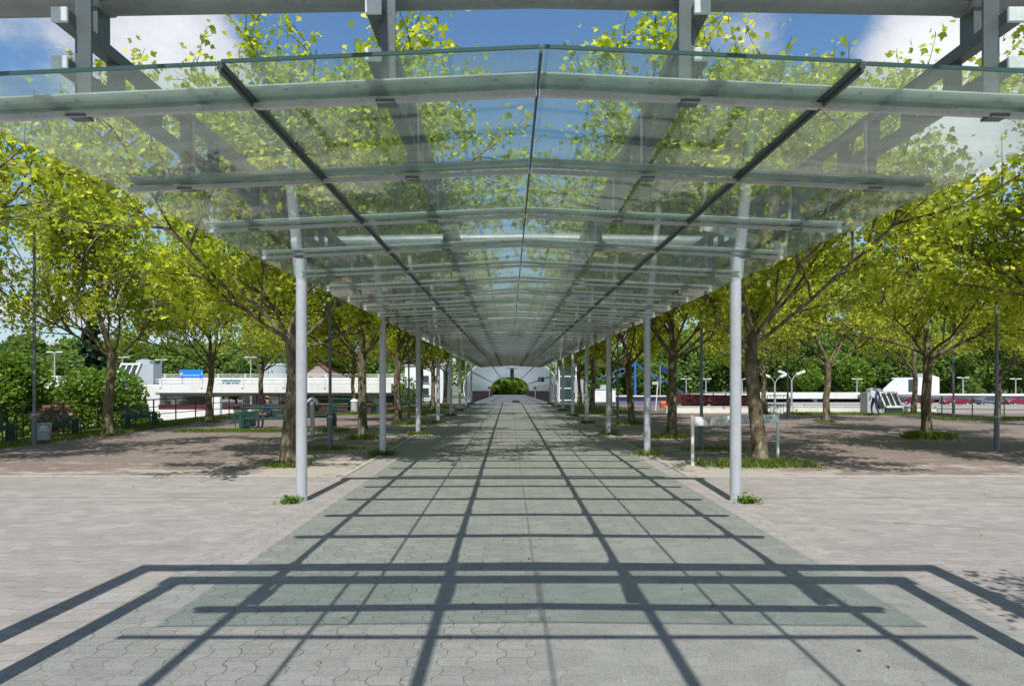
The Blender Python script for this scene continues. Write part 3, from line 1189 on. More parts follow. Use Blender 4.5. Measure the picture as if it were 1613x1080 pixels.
GB = 'trees behind the car parks'
put_tree('conifer_tree', 'dark pointed conifer rising above the treeline at far left', 'tree', (PX(145, 135), 135, LOW), conifer(3, 18.5, 5.0, 0.8), M['leaf_conifer'], GB)
put_tree('broadleaf_tree', 'mid green round tree at the far left picture edge beyond the deck', 'tree', (PX(50, 105), 105, LOW), round_tree(31, 12.2, 7.5, 14000, 0.45, M['leaf_dark']), M['leaf_dark'], GB)
put_tree('shrub', 'bright leafy shrub at the left edge behind the rust railing', 'shrub', (PX(20, 31), 31, LOW), round_tree(32, 6.4, 3.4, 14000, 0.16, 0, True, 0.05), M['leaf_mid'])
put_tree('shrub', 'large bright green shrub behind the railing left of the slanted white skylight', 'shrub', (PX(160, 37), 37, LOW), round_tree(33, 6.5, 3.5, 15000, 0.16, 0, True, 0.05), M['leaf_mid'])
put_tree('shrub', 'low green shrub spilling down beside the white deck wall', 'shrub', (PX(212, 42), 42, LOW), round_tree(35, 4.6, 1.6, 5000, 0.15, 0, True, 0.05), M['leaf_mid'])
put_tree('shrub', 'dry reddish brown shrub behind the rust railing near the left lamp pole', 'shrub', (PX(88, 27), 27, LOW + 0.6), round_tree(36, 4.1, 1.6, 2600, 0.13, 0, True, 0.05), M['leaf_dead'])
put_tree('shrub', 'bush with pale blossom in front of the white building', 'shrub', (PX(637, 66), 66, LOW), round_tree(37, 5.6, 3.2, 7000, 0.2, 0, True, 0.05), M['leaf_dark'])
put_tree('broadleaf_tree', 'grey green loose tree behind the right hand car park', 'tree', (PX(1500, 165), 165, LOW), round_tree(38, 16.5, 8.5, 13000, 0.55, 0), M['leaf_dark'], GB)
put_tree('broadleaf_tree', 'rounded low tree behind the white parapet right of centre', 'tree', (PX(1310, 158), 158, LOW), round_tree(39, 12.0, 9.0, 13000, 0.55, 0), M['leaf_mid'], GB)

# the far wood as one mass, with trunks
def wood_mass(name, spots, mat):
    leaves = []
    w = MB()
    for i, (x, y, H, Rd, z0) in enumerate(spots):
        ww, cr = round_tree(100 + i, H, Rd, 4200, 0.72, 0, False)
        leaves.append(cr + np.array([x, y, z0]))
        w.tube([(x, y, z0 - 0.2), (x + 0.2, y, z0 + H * 0.7)], [0.35, 0.08], 6)
    me = quad_mesh(name, np.concatenate(leaves), 5, mat)
    o_ = obj(name, me)
    w2 = w.build(name + '_trunks', M['bark'], o_)
    w2.name = 'tree_trunks'
    w2['kind'] = 'stuff'
    return o_


rs = np.random.default_rng(99)
spots = []
for px in range(-420, 660, 33):
    D = 150 + rs.random() * 26
    spots.append((PX(px, D), D, 12.0 + 4 * rs.random(), 8 + 2.5 * rs.random(), LOW))
for px in range(930, 2000, 33):
    D = 178 + rs.random() * 26
    spots.append((PX(px, D), D, (13.5 if px < 1120 else 19) + 6 * rs.random(), 9.0 + 3 * rs.random(), LOW))
for px in range(-420, 2000, 90):
    D = 225 + rs.random() * 30
    spots.append((PX(px, D), D, 13 + 4 * rs.random(), 13 + 4 * rs.random(), LOW))
wm = wood_mass('woodland', spots, M['leaf_dark'])
tag(wm, 'dark green wood closing the horizon behind the car parks', 'woodland', None, 'stuff')
spots = [(PX(px, D), D, H, 6.0, LOW) for (px, D, H) in ((770, 176, 9.5), (785, 180, 10.5), (800, 172, 9.5), (815, 178, 10.5), (832, 182, 10), (845, 176, 9), (755, 184, 10), (862, 186, 10))]
wm = wood_mass('treetops', spots, M['leaf_mid'])
tag(wm, 'sunlit bright green trees seen through the far end of the arched tunnel', 'trees', None, 'stuff')

# ------------------------------------------------------------------ grass (uncountable) and weeds
def grass_blades(areas, seed):
    rs_ = np.random.default_rng(seed)
    vs = []
    for (x0, y0, sx_, sy_, cnt, h) in areas:
        r1 = np.clip(rs_.normal(size=(cnt, 2)) * 0.36, -0.8, 0.8) if sx_ < 2 and sy_ < 2 else rs_.random((cnt, 2)) - 0.5
        ps = np.stack([x0 + r1[:, 0] * sx_, y0 + r1[:, 1] * sy_, np.zeros(cnt)], 1)
        a = rs_.random(cnt) * 6.28
        hh = h * (0.4 + 0.8 * rs_.random(cnt))
        w_ = 0.006 + 0.008 * rs_.random(cnt)
        side = np.stack([np.cos(a), np.sin(a), 0 * a], 1) * w_[:, None]
        ln = np.stack([rs_.normal(size=cnt) * 0.45, rs_.normal(size=cnt) * 0.45, np.ones(cnt)], 1) * hh[:, None]
        mid = ps + ln * 0.55 + np.array([0, 0, 0.02])
        tip = ps + ln
        vs.append(np.stack([ps - side, ps + side, mid + side * 0.8, tip, mid - side * 0.8], 1).reshape(-1, 3))
    return np.concatenate(vs)


areas = []
for (x, y, *_r) in tree_defs:
    if y > 14 and abs(x) < 30:
        areas.append((x, y, 0.62, 0.5, 420, 0.13))
areas += [(5.5, 15.6, 1.6, 0.7, 2200, 0.16), (14.1, 23.2, 0.95, 0.8, 2200, 0.26), (5.3, 31.3, 1.0, 0.8, 900, 0.2), (-4.6, 31.0, 1.0, 0.8, 900, 0.2),
          (5.4, 23.5, 1.1, 0.8, 1100, 0.17), (-5.1, 23.1, 0.9, 0.7, 700, 0.15), (-5.2, 15.4, 0.5, 0.4, 350, 0.12)]
for y in POSTY[2:]:
    for sx in (-1, 1):
        areas.append((sx * HX, y, 0.45, 0.35, 350, 0.15))
areas += [(-15.6, 25, 1.9, 13, 9000, 0.10), (-15.9, 36, 1.6, 14, 5000, 0.10), (-9.8, 26.6, 6.5, 1.4, 6000, 0.09), (-9.8, 41.0, 9, 2.6, 5000, 0.10),
          (21, 40.5, 9, 2.4, 6000, 0.14), (24.5, 35, 6, 2.2, 4000, 0.13), (-5.3, 19.4, 1.3, 0.9, 500, 0.10), (5.6, 19.3, 1.2, 0.8, 500, 0.1),
          (6.0, 48, 4, 14, 5000, 0.12), (-6.2, 48, 4, 14, 5000, 0.12)]
g = obj('grass', quad_mesh('grass', grass_blades(areas, 4), 5, M['grass']))
tag(g, 'tufts and strips of grass round the tree feet, posts and plaza edge', 'grass', None, 'stuff')


def weed(x, y, seed, lab):
    rs_ = np.random.default_rng(seed)
    n_ = 150
    c = np.stack([x + rs_.normal(size=n_) * 0.085, y + rs_.normal(size=n_) * 0.05, 0.02 + np.abs(rs_.normal(size=n_)) * 0.045], 1)
    v = leaf_batch(c, 0.055, MAPLE, rs_, 0.6)
    o_ = obj('weed', quad_mesh('weed', v, 8, M['leaf_mid']))
    tag(o_, lab, 'weed')


weed(-HX - 0.13, 10.72, 1, 'small leafy weed at the foot of the left front steel post')
weed(HX + 0.15, 10.74, 2, 'small leafy weed at the foot of the right front steel post')


rs_ = np.random.default_rng(77)
n_ = 240
c_ = np.stack([rs_.random(n_) * 22 - 11, 3.5 + rs_.random(n_) * 20, np.full(n_, 0.012)], 1)
o = obj('leaf_litter', quad_mesh('leaf_litter', leaf_batch(c_, 0.024, CLUMP, rs_, 0.18), 5, M['leaf_dead']))
tag(o, 'small dry leaves and crumbs scattered over the paving', 'litter', None, 'stuff')

# ------------------------------------------------------------------ lamps
def pole_lamp(x, y, lab, tall=6.6):
    t_ = thing('lamp_post', lab, 'lamp post', (x, y, 0), 0, 'thin dark lamp posts standing between the plane trees')
    m = MB()
    m.tube([(0, 0, -0.03), (0, 0, 0.9), (0, 0, 0.93), (0, 0, tall)], [0.072, 0.068, 0.045, 0.038], 14)
    m.build('pole', M['lamp'], t_, True)
    m = MB()
    m.tube([(0, 0, 0.9), (0, 0, 0.955)], 0.078, 14)
    m.build('collar', M['lampgrey'], t_, True)
    m = MB()
    m.tube([(0, 0, tall), (0, 0, tall + 0.06), (0, 0, tall + 0.3), (0, 0, tall + 0.34)], [0.06, 0.2, 0.24, 0.05], 16)
    m.build('lamp_head', M['lampgrey'], t_, True)
    return t_


pole_lamp(PX(520, 19.3), 19.3, 'dark lamp post between the first and second plane trees left of the canopy')
pole_lamp(PX(1105, 19.3), 19.3, 'dark lamp post rising behind the left end of the white board barrier')
pole_lamp(PX(54, 20.6), 20.6, 'dark lamp post with a wire litter basket beside it at far left')
pole_lamp(PX(1570, 19.5), 19.5, 'dark lamp post standing alone near the right picture edge')
pole_lamp(PX(372, 30), 38.0, 'dark lamp post behind the green seating at left')
pole_lamp(PX(1241, 36), 36.0, 'dark lamp post in front of the twin curved lamps')
pole_lamp(PX(1502, 36.5), 36.5, 'dark lamp post by the black railing at right')
pole_lamp(PX(644, 34.5), 34.5, 'dark lamp post between left canopy posts, third in its row')
pole_lamp(PX(973, 34.5), 34.5, 'dark lamp post between right canopy posts, third in its row')


def tee_lamp(px, D, z0, h, lab, grp):
    t_ = thing('street_lamp', lab, 'street lamp', (PX(px, D), D, z0), 0, grp)
    m = MB()
    m.tube([(0, 0, 0), (0, 0, h)], [0.14, 0.09], 8)
    m.build('pole', M['lampgrey'], t_)
    for sx in (-1, 1):
        m = MB()
        m.bar((sx * 0.05, 0, h), (sx * 0.35, 0, h + 0.03), 0.08, 0.08)
        m.box((sx * 0.75, 0, h + 0.05), (0.85, 0.35, 0.18), None, 0, 0.05)
        m.build('lamp_head', M['lamphead'], t_)


GL = 'two-headed lamps on the car park decks'
for px, D, z0, top, lab in ((86, 100, 1.6, 555, 'two-headed lamp on the left deck, leftmost'), (193, 118, 1.6, 563, 'two-headed lamp behind the left slanted skylight'),
                            (254, 132, 1.6, 567, 'two-headed lamp between left skylight and blue sign'), (395, 130, 1.6, 563, 'tall lamp left of the grey tank'),
                            (1081, 150, -0.6, 597, 'two-headed lamp seen between the second tree and the first lamp post right'), (1112, 150, -0.6, 597, 'two-headed lamp just right of the first dark lamp post'),
                            (1169, 150, -0.6, 597, 'two-headed lamp just right of the right front steel post'), (1287, 160, -0.6, 598, 'two-headed lamp left of the plane tree near the white car'),
                            (1350, 150, -0.8, 597, 'two-headed lamp left of the walking person'), (1412, 150, -0.8, 596, 'two-headed lamp behind the right slanted skylight'),
                            (1517, 135, -0.8, 595, 'two-headed lamp above the dark parked cars at right'), (1600, 140, -0.8, 597, 'two-headed lamp at the right picture edge')):
    tee_lamp(px, D, z0, PZ(top, D) - z0, lab, GL)


def curved_lamp(px, D, ztop, lab):
    t_ = thing('curved_street_lamp', lab, 'street lamp', (PX(px, D), D, LOW), 0, 'twin curved-arm street lamps')
    h = ztop - LOW
    m = MB()
    m.tube([(0, 0, 0), (0, 0, h - 0.55)], [0.09, 0.06], 10)
    m.build('pole', M['lampgrey'], t_, True)
    for sx in (-1, 1):
        m = MB()
        m.tube([(0, 0, h - 0.6), (sx * 0.06, 0, h - 0.4), (sx * 0.18, 0, h - 0.2), (sx * 0.38, 0, h - 0.06)], 0.032, 8)
        m.build('arm', M['lampgrey'], t_, True)
        m = MB()
        q = Matrix.Rotation(-sx * R(22), 3, 'Y')
        m.box((sx * 0.62, 0, h + 0.03), (0.62, 0.26, 0.17), q, 0, 0.05)
        m.build('lamp_head', M['lamphead'], t_)


curved_lamp(1220.5, 46, PZ(592, 46), 'twin curved lamp nearer the right front post, lower of the pair')
curved_lamp(1247, 47, PZ(588, 47), 'twin curved lamp farther from the right front post, higher of the pair')


# ------------------------------------------------------------------ railings
def railing(name, lab, pts, h, mat, post_gap=1.9, rails=(0.1, 0.4, 0.7, 1.0), z0=0.0, r=0.028, cat='railing', panels=None):
    t_ = thing(name, lab, cat)
    m = MB()
    pts = [Vector((p[0], p[1], z0)) for p in pts]
    for a, b in zip(pts[:-1], pts[1:]):
        for f in rails:
            m.tube([a + Vector((0, 0, h * f)), b + Vector((0, 0, h * f))], r if f == 1.0 else r * 0.62, 6)
    m.build('rails', mat, t_)
    np_ = 0
    for a, b in zip(pts[:-1], pts[1:]):
        L = (b - a).length
        k = max(1, round(L / post_gap))
        for i in range(k + 1):
            if i == 0 and a is not pts[0]:
                continue
            p = a.lerp(b, i / k)
            m = MB()
            m.tube([p + Vector((0, 0, -0.1)), p + Vector((0, 0, h))], r * 1.15, 6)
            m.build('railing_post', mat, t_)
    if panels is not None:
        for a, b in zip(pts[:-1], pts[1:]):
            m = MB()
            m.bar(a + Vector((0, 0, h * 0.5)), b + Vector((0, 0, h * 0.5)), 0.02, h * 0.72)
            m.build('panel', panels, t_)
    return t_


railing('railing', 'rust brown tube railing along the left plaza edge', [(-16.6, 10), (-16.6, 21), (-16.3, 31), (-15.8, 46.5)], 1.12, M['rust'])
railing('railing', 'red brown railing closing the plaza behind the far green seats', [(-15.7, 46.7), (-9.2, 48.6), (-8.0, 62.5)], 1.1, M['rust'], 1.9)
railing('railing', 'burgundy railing on the low white wall right of centre', [(PX(1050, 45.5), 45.5), (PX(1182, 43), 43)], 0.85, M['burgundy'], 0.8, (0.3, 0.55, 0.8, 1.0), 0.36, 0.028, 'railing', M['burgundy'])
railing('railing', 'black tube railing at the far right plaza edge', [(PX(1455, 40.5), 41.6), (PX(1613, 37.5), 39.0), (40, 37)], 1.1, M['black'], 1.7, (0.3, 0.65, 1.0))
t_ = thing('gate_frame', 'open black tube gate frame with bars in front of the far white wall', 'gate', (0, 0, 0))
m = MB()
xa, xb = PX(1205, 42), PX(1240, 42)
m.tube([(xa, 41.6, 0), (xa, 41.6, 1.1), (xb - 0.1, 41.6, 1.1), (xb, 41.6, 0.98), (xb, 41.6, 0)], 0.03, 8)
m.build('frame', M['black'], t_)
m = MB()
for i in range(1, 7):
    x = xa + (xb - xa) * i / 7
    m.tube([(x, 41.6, 0.02), (x, 41.6, 1.08)], 0.012, 6)
m.tube([(xa, 41.6, 0.55), (xb, 41.6, 0.55)], 0.014, 6)
m.build('bars', M['black'], t_)

# low white walls right
m = MB()
m.box(((9.6 + 26.5) / 2, 42.55, -0.9), (16.9, 0.3, 2.54), None, 0, 0.02)
m.box(((9.6 + 26.5) / 2, 42.55, 0.385), (17.0, 0.36, 0.04), None, 0, 0.01)
tag(m.build('parapet_wall', M['concrete']), 'low white wall along the far right plaza edge', 'wall')
m = MB()
m.box(((9 + 60) / 2, 62.0, -1.95), (51, 0.3, 3.3), None, 0, 0.02)
tag(m.build('ramp_wall', M['kerb']), 'cream ramp wall behind the white wall at right', 'wall')
m = MB()
m.box((34, 44.5, -2.2), (13, 0.3, 2.9))
tag(m.build('side_wall', M['concrete']), 'white wall below the black railing at right', 'wall')

# ------------------------------------------------------------------ white board barrier
t_ = thing('barrier', 'worn white board barrier on two round white posts beside the right front plane tree', 'barrier')
pa = Vector((PX(1091, 15.7), 15.7, 0))
pb = Vector((PX(1225, 17.2), 17.2, 0))
for p in (pa, pb):
    m = MB()
    m.tube([p + Vector((0, 0, -0.05)), p + Vector((0, 0, 1.14))], 0.038, 14)
    m.build('barrier_post', M['white'], t_, True)
m = MB()
off = Vector((0.0, -0.055, 0))
d = (pb - pa)
m.bar(pa + off + Vector((0, 0, 1.0)) - d * 0.0 + d.normalized() * 0.05, pb + off + Vector((0, 0, 1.0)) - d.normalized() * 0.04, 0.03, 0.21, 0, 0.006)
m.build('board', M['board'], t_)
m = MB()
q = pa + d * 0.16 + Vector((0, -0.075, 0.99))
m.box(q, (0.075, 0.012, 0.11), None, 0, 0.004)
m.build('rust_plate', M['orange'], t_)
m = MB()
q = pa + d * 0.9 + Vector((0, -0.075, 1.02))
m.tube([q, q + Vector((0, -0.012, 0))], 0.022, 10)
m.build('bolt', M['black'], t_)

# dark sawn post and the rag-topped post at left
t_ = thing('marker_post', 'grey square post with a crumpled white cover on top, right of the left front post', 'post', (PX(492, 24.4), 24.4, 0))
m = MB()
m.box((0, 0, 0.6), (0.13, 0.13, 1.22), None, 0, 0.008)
m.build('shaft', M['lampgrey'], t_)
m = MB()
m.tube([(-0.2, 0, 1.16), (-0.08, -0.02, 1.26), (0.0, 0, 1.33), (0.12, 0, 1.24), (0.22, -0.02, 1.1)], [0.04, 0.075, 0.06, 0.08, 0.05], 8)
m.build('cover', M['lightcloth'], t_)


# ------------------------------------------------------------------ green seats
def seat(loc, rz, L, lab, grp='dark green wire seats'):
    t_ = thing('bench', lab, 'bench', loc, rz, grp)
    m = MB()
    nsl = int(L / 0.05)
    for i in range(nsl):
        x = -L / 2 + L * (i + 0.5) / nsl
        m.box((x, 0.0, 0.44), (0.014, 0.44, 0.012))
    m.tube([(-L / 2, -0.22, 0.44), (L / 2, -0.22, 0.44)], 0.02, 6)
    m.tube([(-L / 2, 0.22, 0.44), (L / 2, 0.22, 0.44)], 0.02, 6)
    m.build('seat', M['green'], t_)
    m = MB()
    for i in range(nsl):
        x = -L / 2 + L * (i + 0.5) / nsl
        m.bar((x, 0.23, 0.48), (x, 0.32, 0.90), 0.014, 0.012)
    m.tube([(-L / 2, 0.32, 0.91), (L / 2, 0.32, 0.91)], 0.024, 6)
    m.tube([(-L / 2, 0.23, 0.47), (L / 2, 0.23, 0.47)], 0.018, 6)
    m.build('backrest', M['green'], t_)
    for sx in (-1, 1):
        m = MB()
        x = sx * (L / 2 - 0.06)
        m.tube([(x, -0.2, 0), (x, -0.2, 0.62), (x, 0.26, 0.64), (x, 0.24, 0)], 0.022, 6)
        m.bar((x, 0.0, 0.06), (x, 0.0, 0.60), 0.42, 0.012)
        m.build('leg', M['green'], t_)
    return t_


seat((-10.95, 28.2, 0), R(90), 1.5, 'green wire seat forming the left end of the near seating group')
seat((-10.2, 28.6, 0), R(0), 1.7, 'green wire seat with the seated person, near seating group')
seat((-8.4, 28.7, 0), R(0), 1.7, 'green wire seat half hidden by the left front plane tree')
seat((-9.6, 27.2, 0), R(180), 2.3, 'green wire seat turned away from the viewer, front of the near group')
seat((PX(525, 44), 44, 0), R(0), 2.4, 'green wire seat of the far group, left of the litter bin')
seat((PX(600, 44), 44, 0), R(0), 2.4, 'green wire seat of the far group, right of the litter bin')
seat((PX(560, 42), 41.6, 0), R(180), 2.6, 'green wire seat of the far group facing away')
seat((PX(655, 50), 50, 0), R(0), 2.6, 'green wire seat farthest away, beside the white building')
seat((-15.75, 23.6, 0), R(90), 2.0, 'green wire bench by the railing between lamp post and swollen-footed tree')
seat((-15.75, 20.3, 0), R(90), 2.2, 'green wire bench at the left picture edge by the railing')
seat((-15.5, 28.5, 0), R(90), 2.2, 'green wire bench by the railing, farthest along it')

t_ = thing('litter_basket', 'grey wire litter basket beside the far left lamp post', 'litter bin', (PX(69, 21.3), 21.3, 0.1))
m = MB()
for k in range(28):
    a = 2 * math.pi * k / 28
    m.tube([(0.16 * math.cos(a), 0.16 * math.sin(a), 0.0), (0.21 * math.cos(a), 0.21 * math.sin(a), 0.52)], 0.006, 4)
for z, r_ in ((0.02, 0.162), (0.27, 0.187), (0.52, 0.212)):
    m.tube([(r_ * math.cos(a), r_ * math.sin(a), z) for a in np.linspace(0, 2 * math.pi, 25)], 0.010, 5)
m.build('basket', M['lampgrey'], t_)
m = MB()
m.tube([(0, 0, 0.01), (0, 0, 0.3), (0, 0, 0.45)], [0.14, 0.17, 0.1], 12)
m.build('bin_liner', M['lightcloth'], t_)
t_ = thing('litter_bin', 'silver litter bin with a domed lid among the far green seats', 'litter bin', (PX(558, 40.2), 40.2, 0))
m = MB()
m.tube([(0, 0, 0), (0, 0, 0.2)], 0.05, 10)
m.tube([(0, 0, 0.2), (0, 0, 0.72)], 0.2, 16)
m.build('body', M['post'], t_, True)
m = MB()
m.tube([(0, 0, 0.76), (0, 0, 0.86), (0, 0, 0.93)], [0.23, 0.2, 0.05], 16)
m.build('lid', M['lamphead'], t_, True)
t_ = thing('litter_bin', 'dark litter bin standing right of the seated person', 'litter bin', (-8.95, 27.9, 0))
m = MB()
m.tube([(0, 0, 0), (0, 0, 0.68)], [0.2, 0.23], 16)
m.build('body', M['black'], t_, True)
m = MB()
m.tube([(0, 0, 0.68), (0, 0, 0.75)], [0.25, 0.22], 16)
m.build('rim', M['green'], t_, True)
t_ = thing('orange_bin', 'orange plastic grit bin at the foot of the trees right of centre', 'bin', (PX(1046, 50), 50, 0))
t_.scale = (0.62, 0.62, 0.72)
m = MB()
m.prism([(-0.35, 0), (0.35, 0), (0.42, 0.62), (-0.42, 0.5)], 'x', -0.42, 0.42)
m.build('body', M['orange'], t_)
m = MB()
m.prism([(-0.45, 0.53), (0.45, 0.65), (0.40, 0.74), (-0.38, 0.62)], 'x', -0.46, 0.46)
m.build('lid', M['orange'], t_)

# ------------------------------------------------------------------ arched tunnel bridge
TY0, TY1, DROP = 63.0, 154.0, 1.1
HW, TH = 4.35, 4.15


def tz(y): return -DROP * (y - TY0) / (TY1 - TY0)


m = MB()
m.add([(-4.1, TY0 + 0.12, 0.004), (4.1, TY0 + 0.12, 0.004), (4.1, TY1 + 8, tz(TY1)), (-4.1, TY1 + 8, tz(TY1)),
       (-4.1, TY0 + 0.12, -0.7), (4.1, TY0 + 0.12, -0.7), (4.1, TY1 + 8, tz(TY1) - 0.7), (-4.1, TY1 + 8, tz(TY1) - 0.7)],
      [(0, 1, 2, 3), (4, 7, 6, 5), (0, 4, 5, 1), (1, 5, 6, 2), (2, 6, 7, 3), (3, 7, 4, 0)])
o = m.build('bridge_deck', M['walk'])
o['kind'] = 'structure'
m = MB()
m.box((0, TY0 + 0.02, 0.012), (6.9, 0.22, 0.02))
m.box((0.55, TY0 + 8, tz(TY0 + 8) + 0.02), (0.75, 14, 0.02), Matrix.Rotation(-DROP / (TY1 - TY0), 3, 'X'))  # dark strip that colours a shadow band onto the floor
tag(m.build('joint_and_shadow_strip', M['rubber']), 'dark expansion joint and dark strip painted as a shadow band in the path at the tunnel mouth', 'floor strip')

tun = thing('arched_tunnel', 'arched footbridge tunnel of pale steel hoops and milky glazing at the end of the walkway', 'tunnel')


def hoop(y):
    pts = []
    for a in np.linspace(-22, 202, 29):
        ar = R(a)
        ca, sa = math.cos(ar), math.sin(ar)
        x = HW * math.copysign(abs(ca) ** 0.85, ca)
        z = 1.35 + (TH - 1.35) * sa if sa >= 0 else 1.35 + 3.0 * sa
        pts.append((x, y, z + tz(y)))
    return pts


y = TY0
k = 0
ring_prev = None
while y <= TY1 + 0.1:
    m = MB()
    m.tube(hoop(y), 0.045, 6)
    m.build('hoop', M['white'], tun)
    y += 3.1
    k += 1
gl = MB()
hs = [hoop(yy) for yy in (TY0, (TY0 + TY1) / 2, TY1)]
hs = [[(x * 1.02, y_, z + 0.06) for (x, y_, z) in h] for h in hs]
for a, b in zip(hs[:-1], hs[1:]):
    for i in range(len(a) - 1):
        gl.add([a[i], a[i + 1], b[i + 1], b[i]], [(0, 1, 2, 3)])
gl.build('glazing', M['tunnelglass'], tun)
for ang in (28, 62, 118, 152):
    h0, h1 = hoop(TY0), hoop(TY1)
    i = int((ang + 22) / 224 * 28)
    m = MB()
    m.tube([h0[i], h1[i]], 0.06, 6)
    m.build('purlin', M['steel'], tun)
for sx in (-1, 1):
    m = MB()
    m.bar((sx * 3.75, TY0 + 0.2, 0.5), (sx * 3.75, TY1, tz(TY1) + 0.5), 0.08, 1.12)
    m.build('parapet', M['redbrown'], tun)
    m = MB()
    m.bar((sx * 3.72, TY0 + 0.2, 1.09), (sx * 3.72, TY1, tz(TY1) + 1.09), 0.16, 0.05)
    m.build('handrail', M['greycon'], tun)

# signs and small things in the tunnel
t_ = thing('hanging_sign', 'dark T-shaped sign panel hanging in the middle of the tunnel mouth', 'sign', (0.15, 70, 0))
m = MB()
m.box((0, 0, 3.36), (1.15, 0.25, 0.14), None, 0, 0.02)
m.build('bracket', M['lampgrey'], t_)
m = MB()
m.box((0, 0, 2.78), (0.38, 0.14, 1.1), None, 0, 0.02)
m.build('panel', M['rubber'], t_)
for x in (-0.4, 0.4):
    m = MB()
    m.tube([(x, 0, 3.5), (x, 0, 3.86)], 0.02, 6)
    m.build('rod', M['steel'], t_)
t_ = thing('wall_sign', 'small dark blue sign on the right side of the tunnel', 'sign', (PX(852.5, 70), 70, PZ(597.5, 70)))
m = MB()
m.box((0, 0, 0), (0.62, 0.04, 0.48), None, 0, 0.01)
m.build('panel', M['navy'], t_)


def text_mesh(s, size, mat, name, parent, loc, depth=0.01):
    cu = bpy.data.curves.new('t', 'FONT')
    cu.body = s
    cu.size = size
    cu.extrude = depth
    cu.align_x = 'CENTER'
    cu.align_y = 'CENTER'
    ob = bpy.data.objects.new('t', cu)
    COL.objects.link(ob)
    dg = bpy.context.evaluated_depsgraph_get()
    me = bpy.data.meshes.new_from_object(ob.evaluated_get(dg))
    bpy.data.objects.remove(ob)
    bpy.data.curves.remove(cu)
    me.materials.clear()
    me.materials.append(mat)
    o_ = obj(name, me, parent, loc)
    o_.rotation_euler = (R(90), 0, 0)
    return o_


text_mesh('8', 0.36, M['lamphead'], 'lettering', t_, (-0.1, -0.03, 0))
for px, py, lab in ((771, 610, 'orange lifebuoy box at the left tunnel parapet'), (843, 609, 'orange lifebuoy box on a white post in the tunnel'),
                    (866, 609, 'orange lifebuoy box at the right tunnel mouth')):
    D = 80 if px != 866 else 66
    t_ = thing('rescue_box', lab, 'rescue box', (PX(px, D), D, 0), 0, 'orange boxes at the tunnel parapets')
    m = MB()
    m.tube([(0, 0, -0.3), (0, 0, 1.0)], 0.05, 8)
    m.build('post', M['post'], t_)
    m = MB()
    m.tube([(0, -0.08, 1.25), (0, 0.08, 1.25)], 0.19, 14)
    m.build('box', M['orange'], t_)

# lift shaft right of the tunnel
t_ = thing('lift_shaft', 'glazed lift shaft with a white frame right of the tunnel mouth', 'lift', (PX(893, 70), 70, 0))
m = MB()
for x in (-0.85, 0.85):
    for yy in (-0.8, 0.8):
        m.box((x, yy, 1.9), (0.14, 0.14, 4.0))
for z in (0.1, 1.3, 2.5, 3.9):
    m.box((0, -0.8, z), (1.56, 0.10, 0.10))
    m.box((0, 0.8, z), (1.56, 0.10, 0.10))
m.build('frame', M['white'], t_)
m = MB()
m.box((0, -0.78, 1.95), (1.55, 0.03, 3.6))
m.box((0.84, 0, 1.95), (0.03, 1.44, 3.6))
m.box((-0.84, 0, 1.95), (0.03, 1.44, 3.6))
m.build('glazing', M['darkglass'], t_)
m = MB()
m.box((0, 0, 4.03), (1.95, 1.9, 0.22), None, 0, 0.03)
m.build('roof', M['white'], t_)
t_ = thing('info_board', 'pale glazed notice board beside the lift shaft', 'notice board', (PX(910, 66), 66, 0))
m = MB()
for x in (-0.5, 0.5):
    m.box((x, 0, 1.1), (0.08, 0.08, 2.3))
m.build('frame', M['post'], t_)
m = MB()
m.box((0, 0, 1.5), (0.92, 0.06, 1.2), None, 0, 0.01)
m.build('panel', M['tank'], t_)


# ------------------------------------------------------------------ parking decks
def deck(name, lab, x0, x1, y0, y1, ztop, thick, floor, col_gap, mat=None, rail=True):
    t_ = thing(name, lab, 'parking deck')
    mat = mat or M['concrete']
    m = MB()
    m.box(((x0 + x1) / 2, (y0 + y1) / 2, ztop - 0.75), (x1 - x0 - 0.4, y1 - y0 - 0.4, 0.5))
    m.build('slab', M['greycon'], t_)
    m = MB()
    m.box(((x0 + x1) / 2, y0, ztop - thick / 2), (x1 - x0, 0.25, thick), None, 0, 0.02)
    m.build('parapet', mat, t_)
    x = x0 + 1.2
    while x < x1:
        m = MB()
        m.box((x, y0 + 1.2, (floor + ztop - 1.0) / 2), (0.6, 0.6, ztop - 1.0 - floor), None, 0, 0.03)
        m.box((x, y0 + 1.2, ztop - 1.25), (1.5, 0.7, 0.45), None, 0, 0.05)
        m.build('column', mat, t_)
        x += col_gap
    m = MB()
    m.box(((x0 + x1) / 2, y1, (floor + ztop - 1) / 2), (x1 - x0, 0.3, ztop - 1 - floor))
    m.build('back_wall', M['greycon'], t_)
    if rail:
        m = MB()
        m.tube([(x0, y0, ztop + 0.42), (x1, y0, ztop + 0.42)], 0.04, 6)
        m.tube([(x0, y0, ztop + 0.2), (x1, y0, ztop + 0.2)], 0.03, 6)
        x = x0 + 0.5
        while x < x1:
            m.box((x, y0 - 0.14, ztop + 0.1), (0.18, 0.1, 0.8))
            x += 3.6
        m.build('guard_rail', mat, t_)
    return t_


ld = deck('parking_deck', 'long white parking deck behind the left railing, nearer of the left pair', PX(245, 60), -10.5, 60, 82, 1.72, 0.75, LOW, 9.0)
m = MB()
m.box((PX(238, 60) - 0.2, 66, (LOW + 1.7) / 2), (1.9, 12, 1.7 - LOW), None, 0, 0.02)
m.build('stair_wall', M['concrete'], ld)
deck('parking_deck', 'white parking deck far left, half hidden by shrubs', PX(-400, 72), PX(225, 72), 72, 90, 2.1, 0.9, LOW, 9.0)
ud = deck('upper_deck', 'upper white deck with guard rail behind the nearer left deck', PX(255, 92), PX(660, 92), 92, 120, 2.55, 0.9, LOW, 12)
t_ = ud
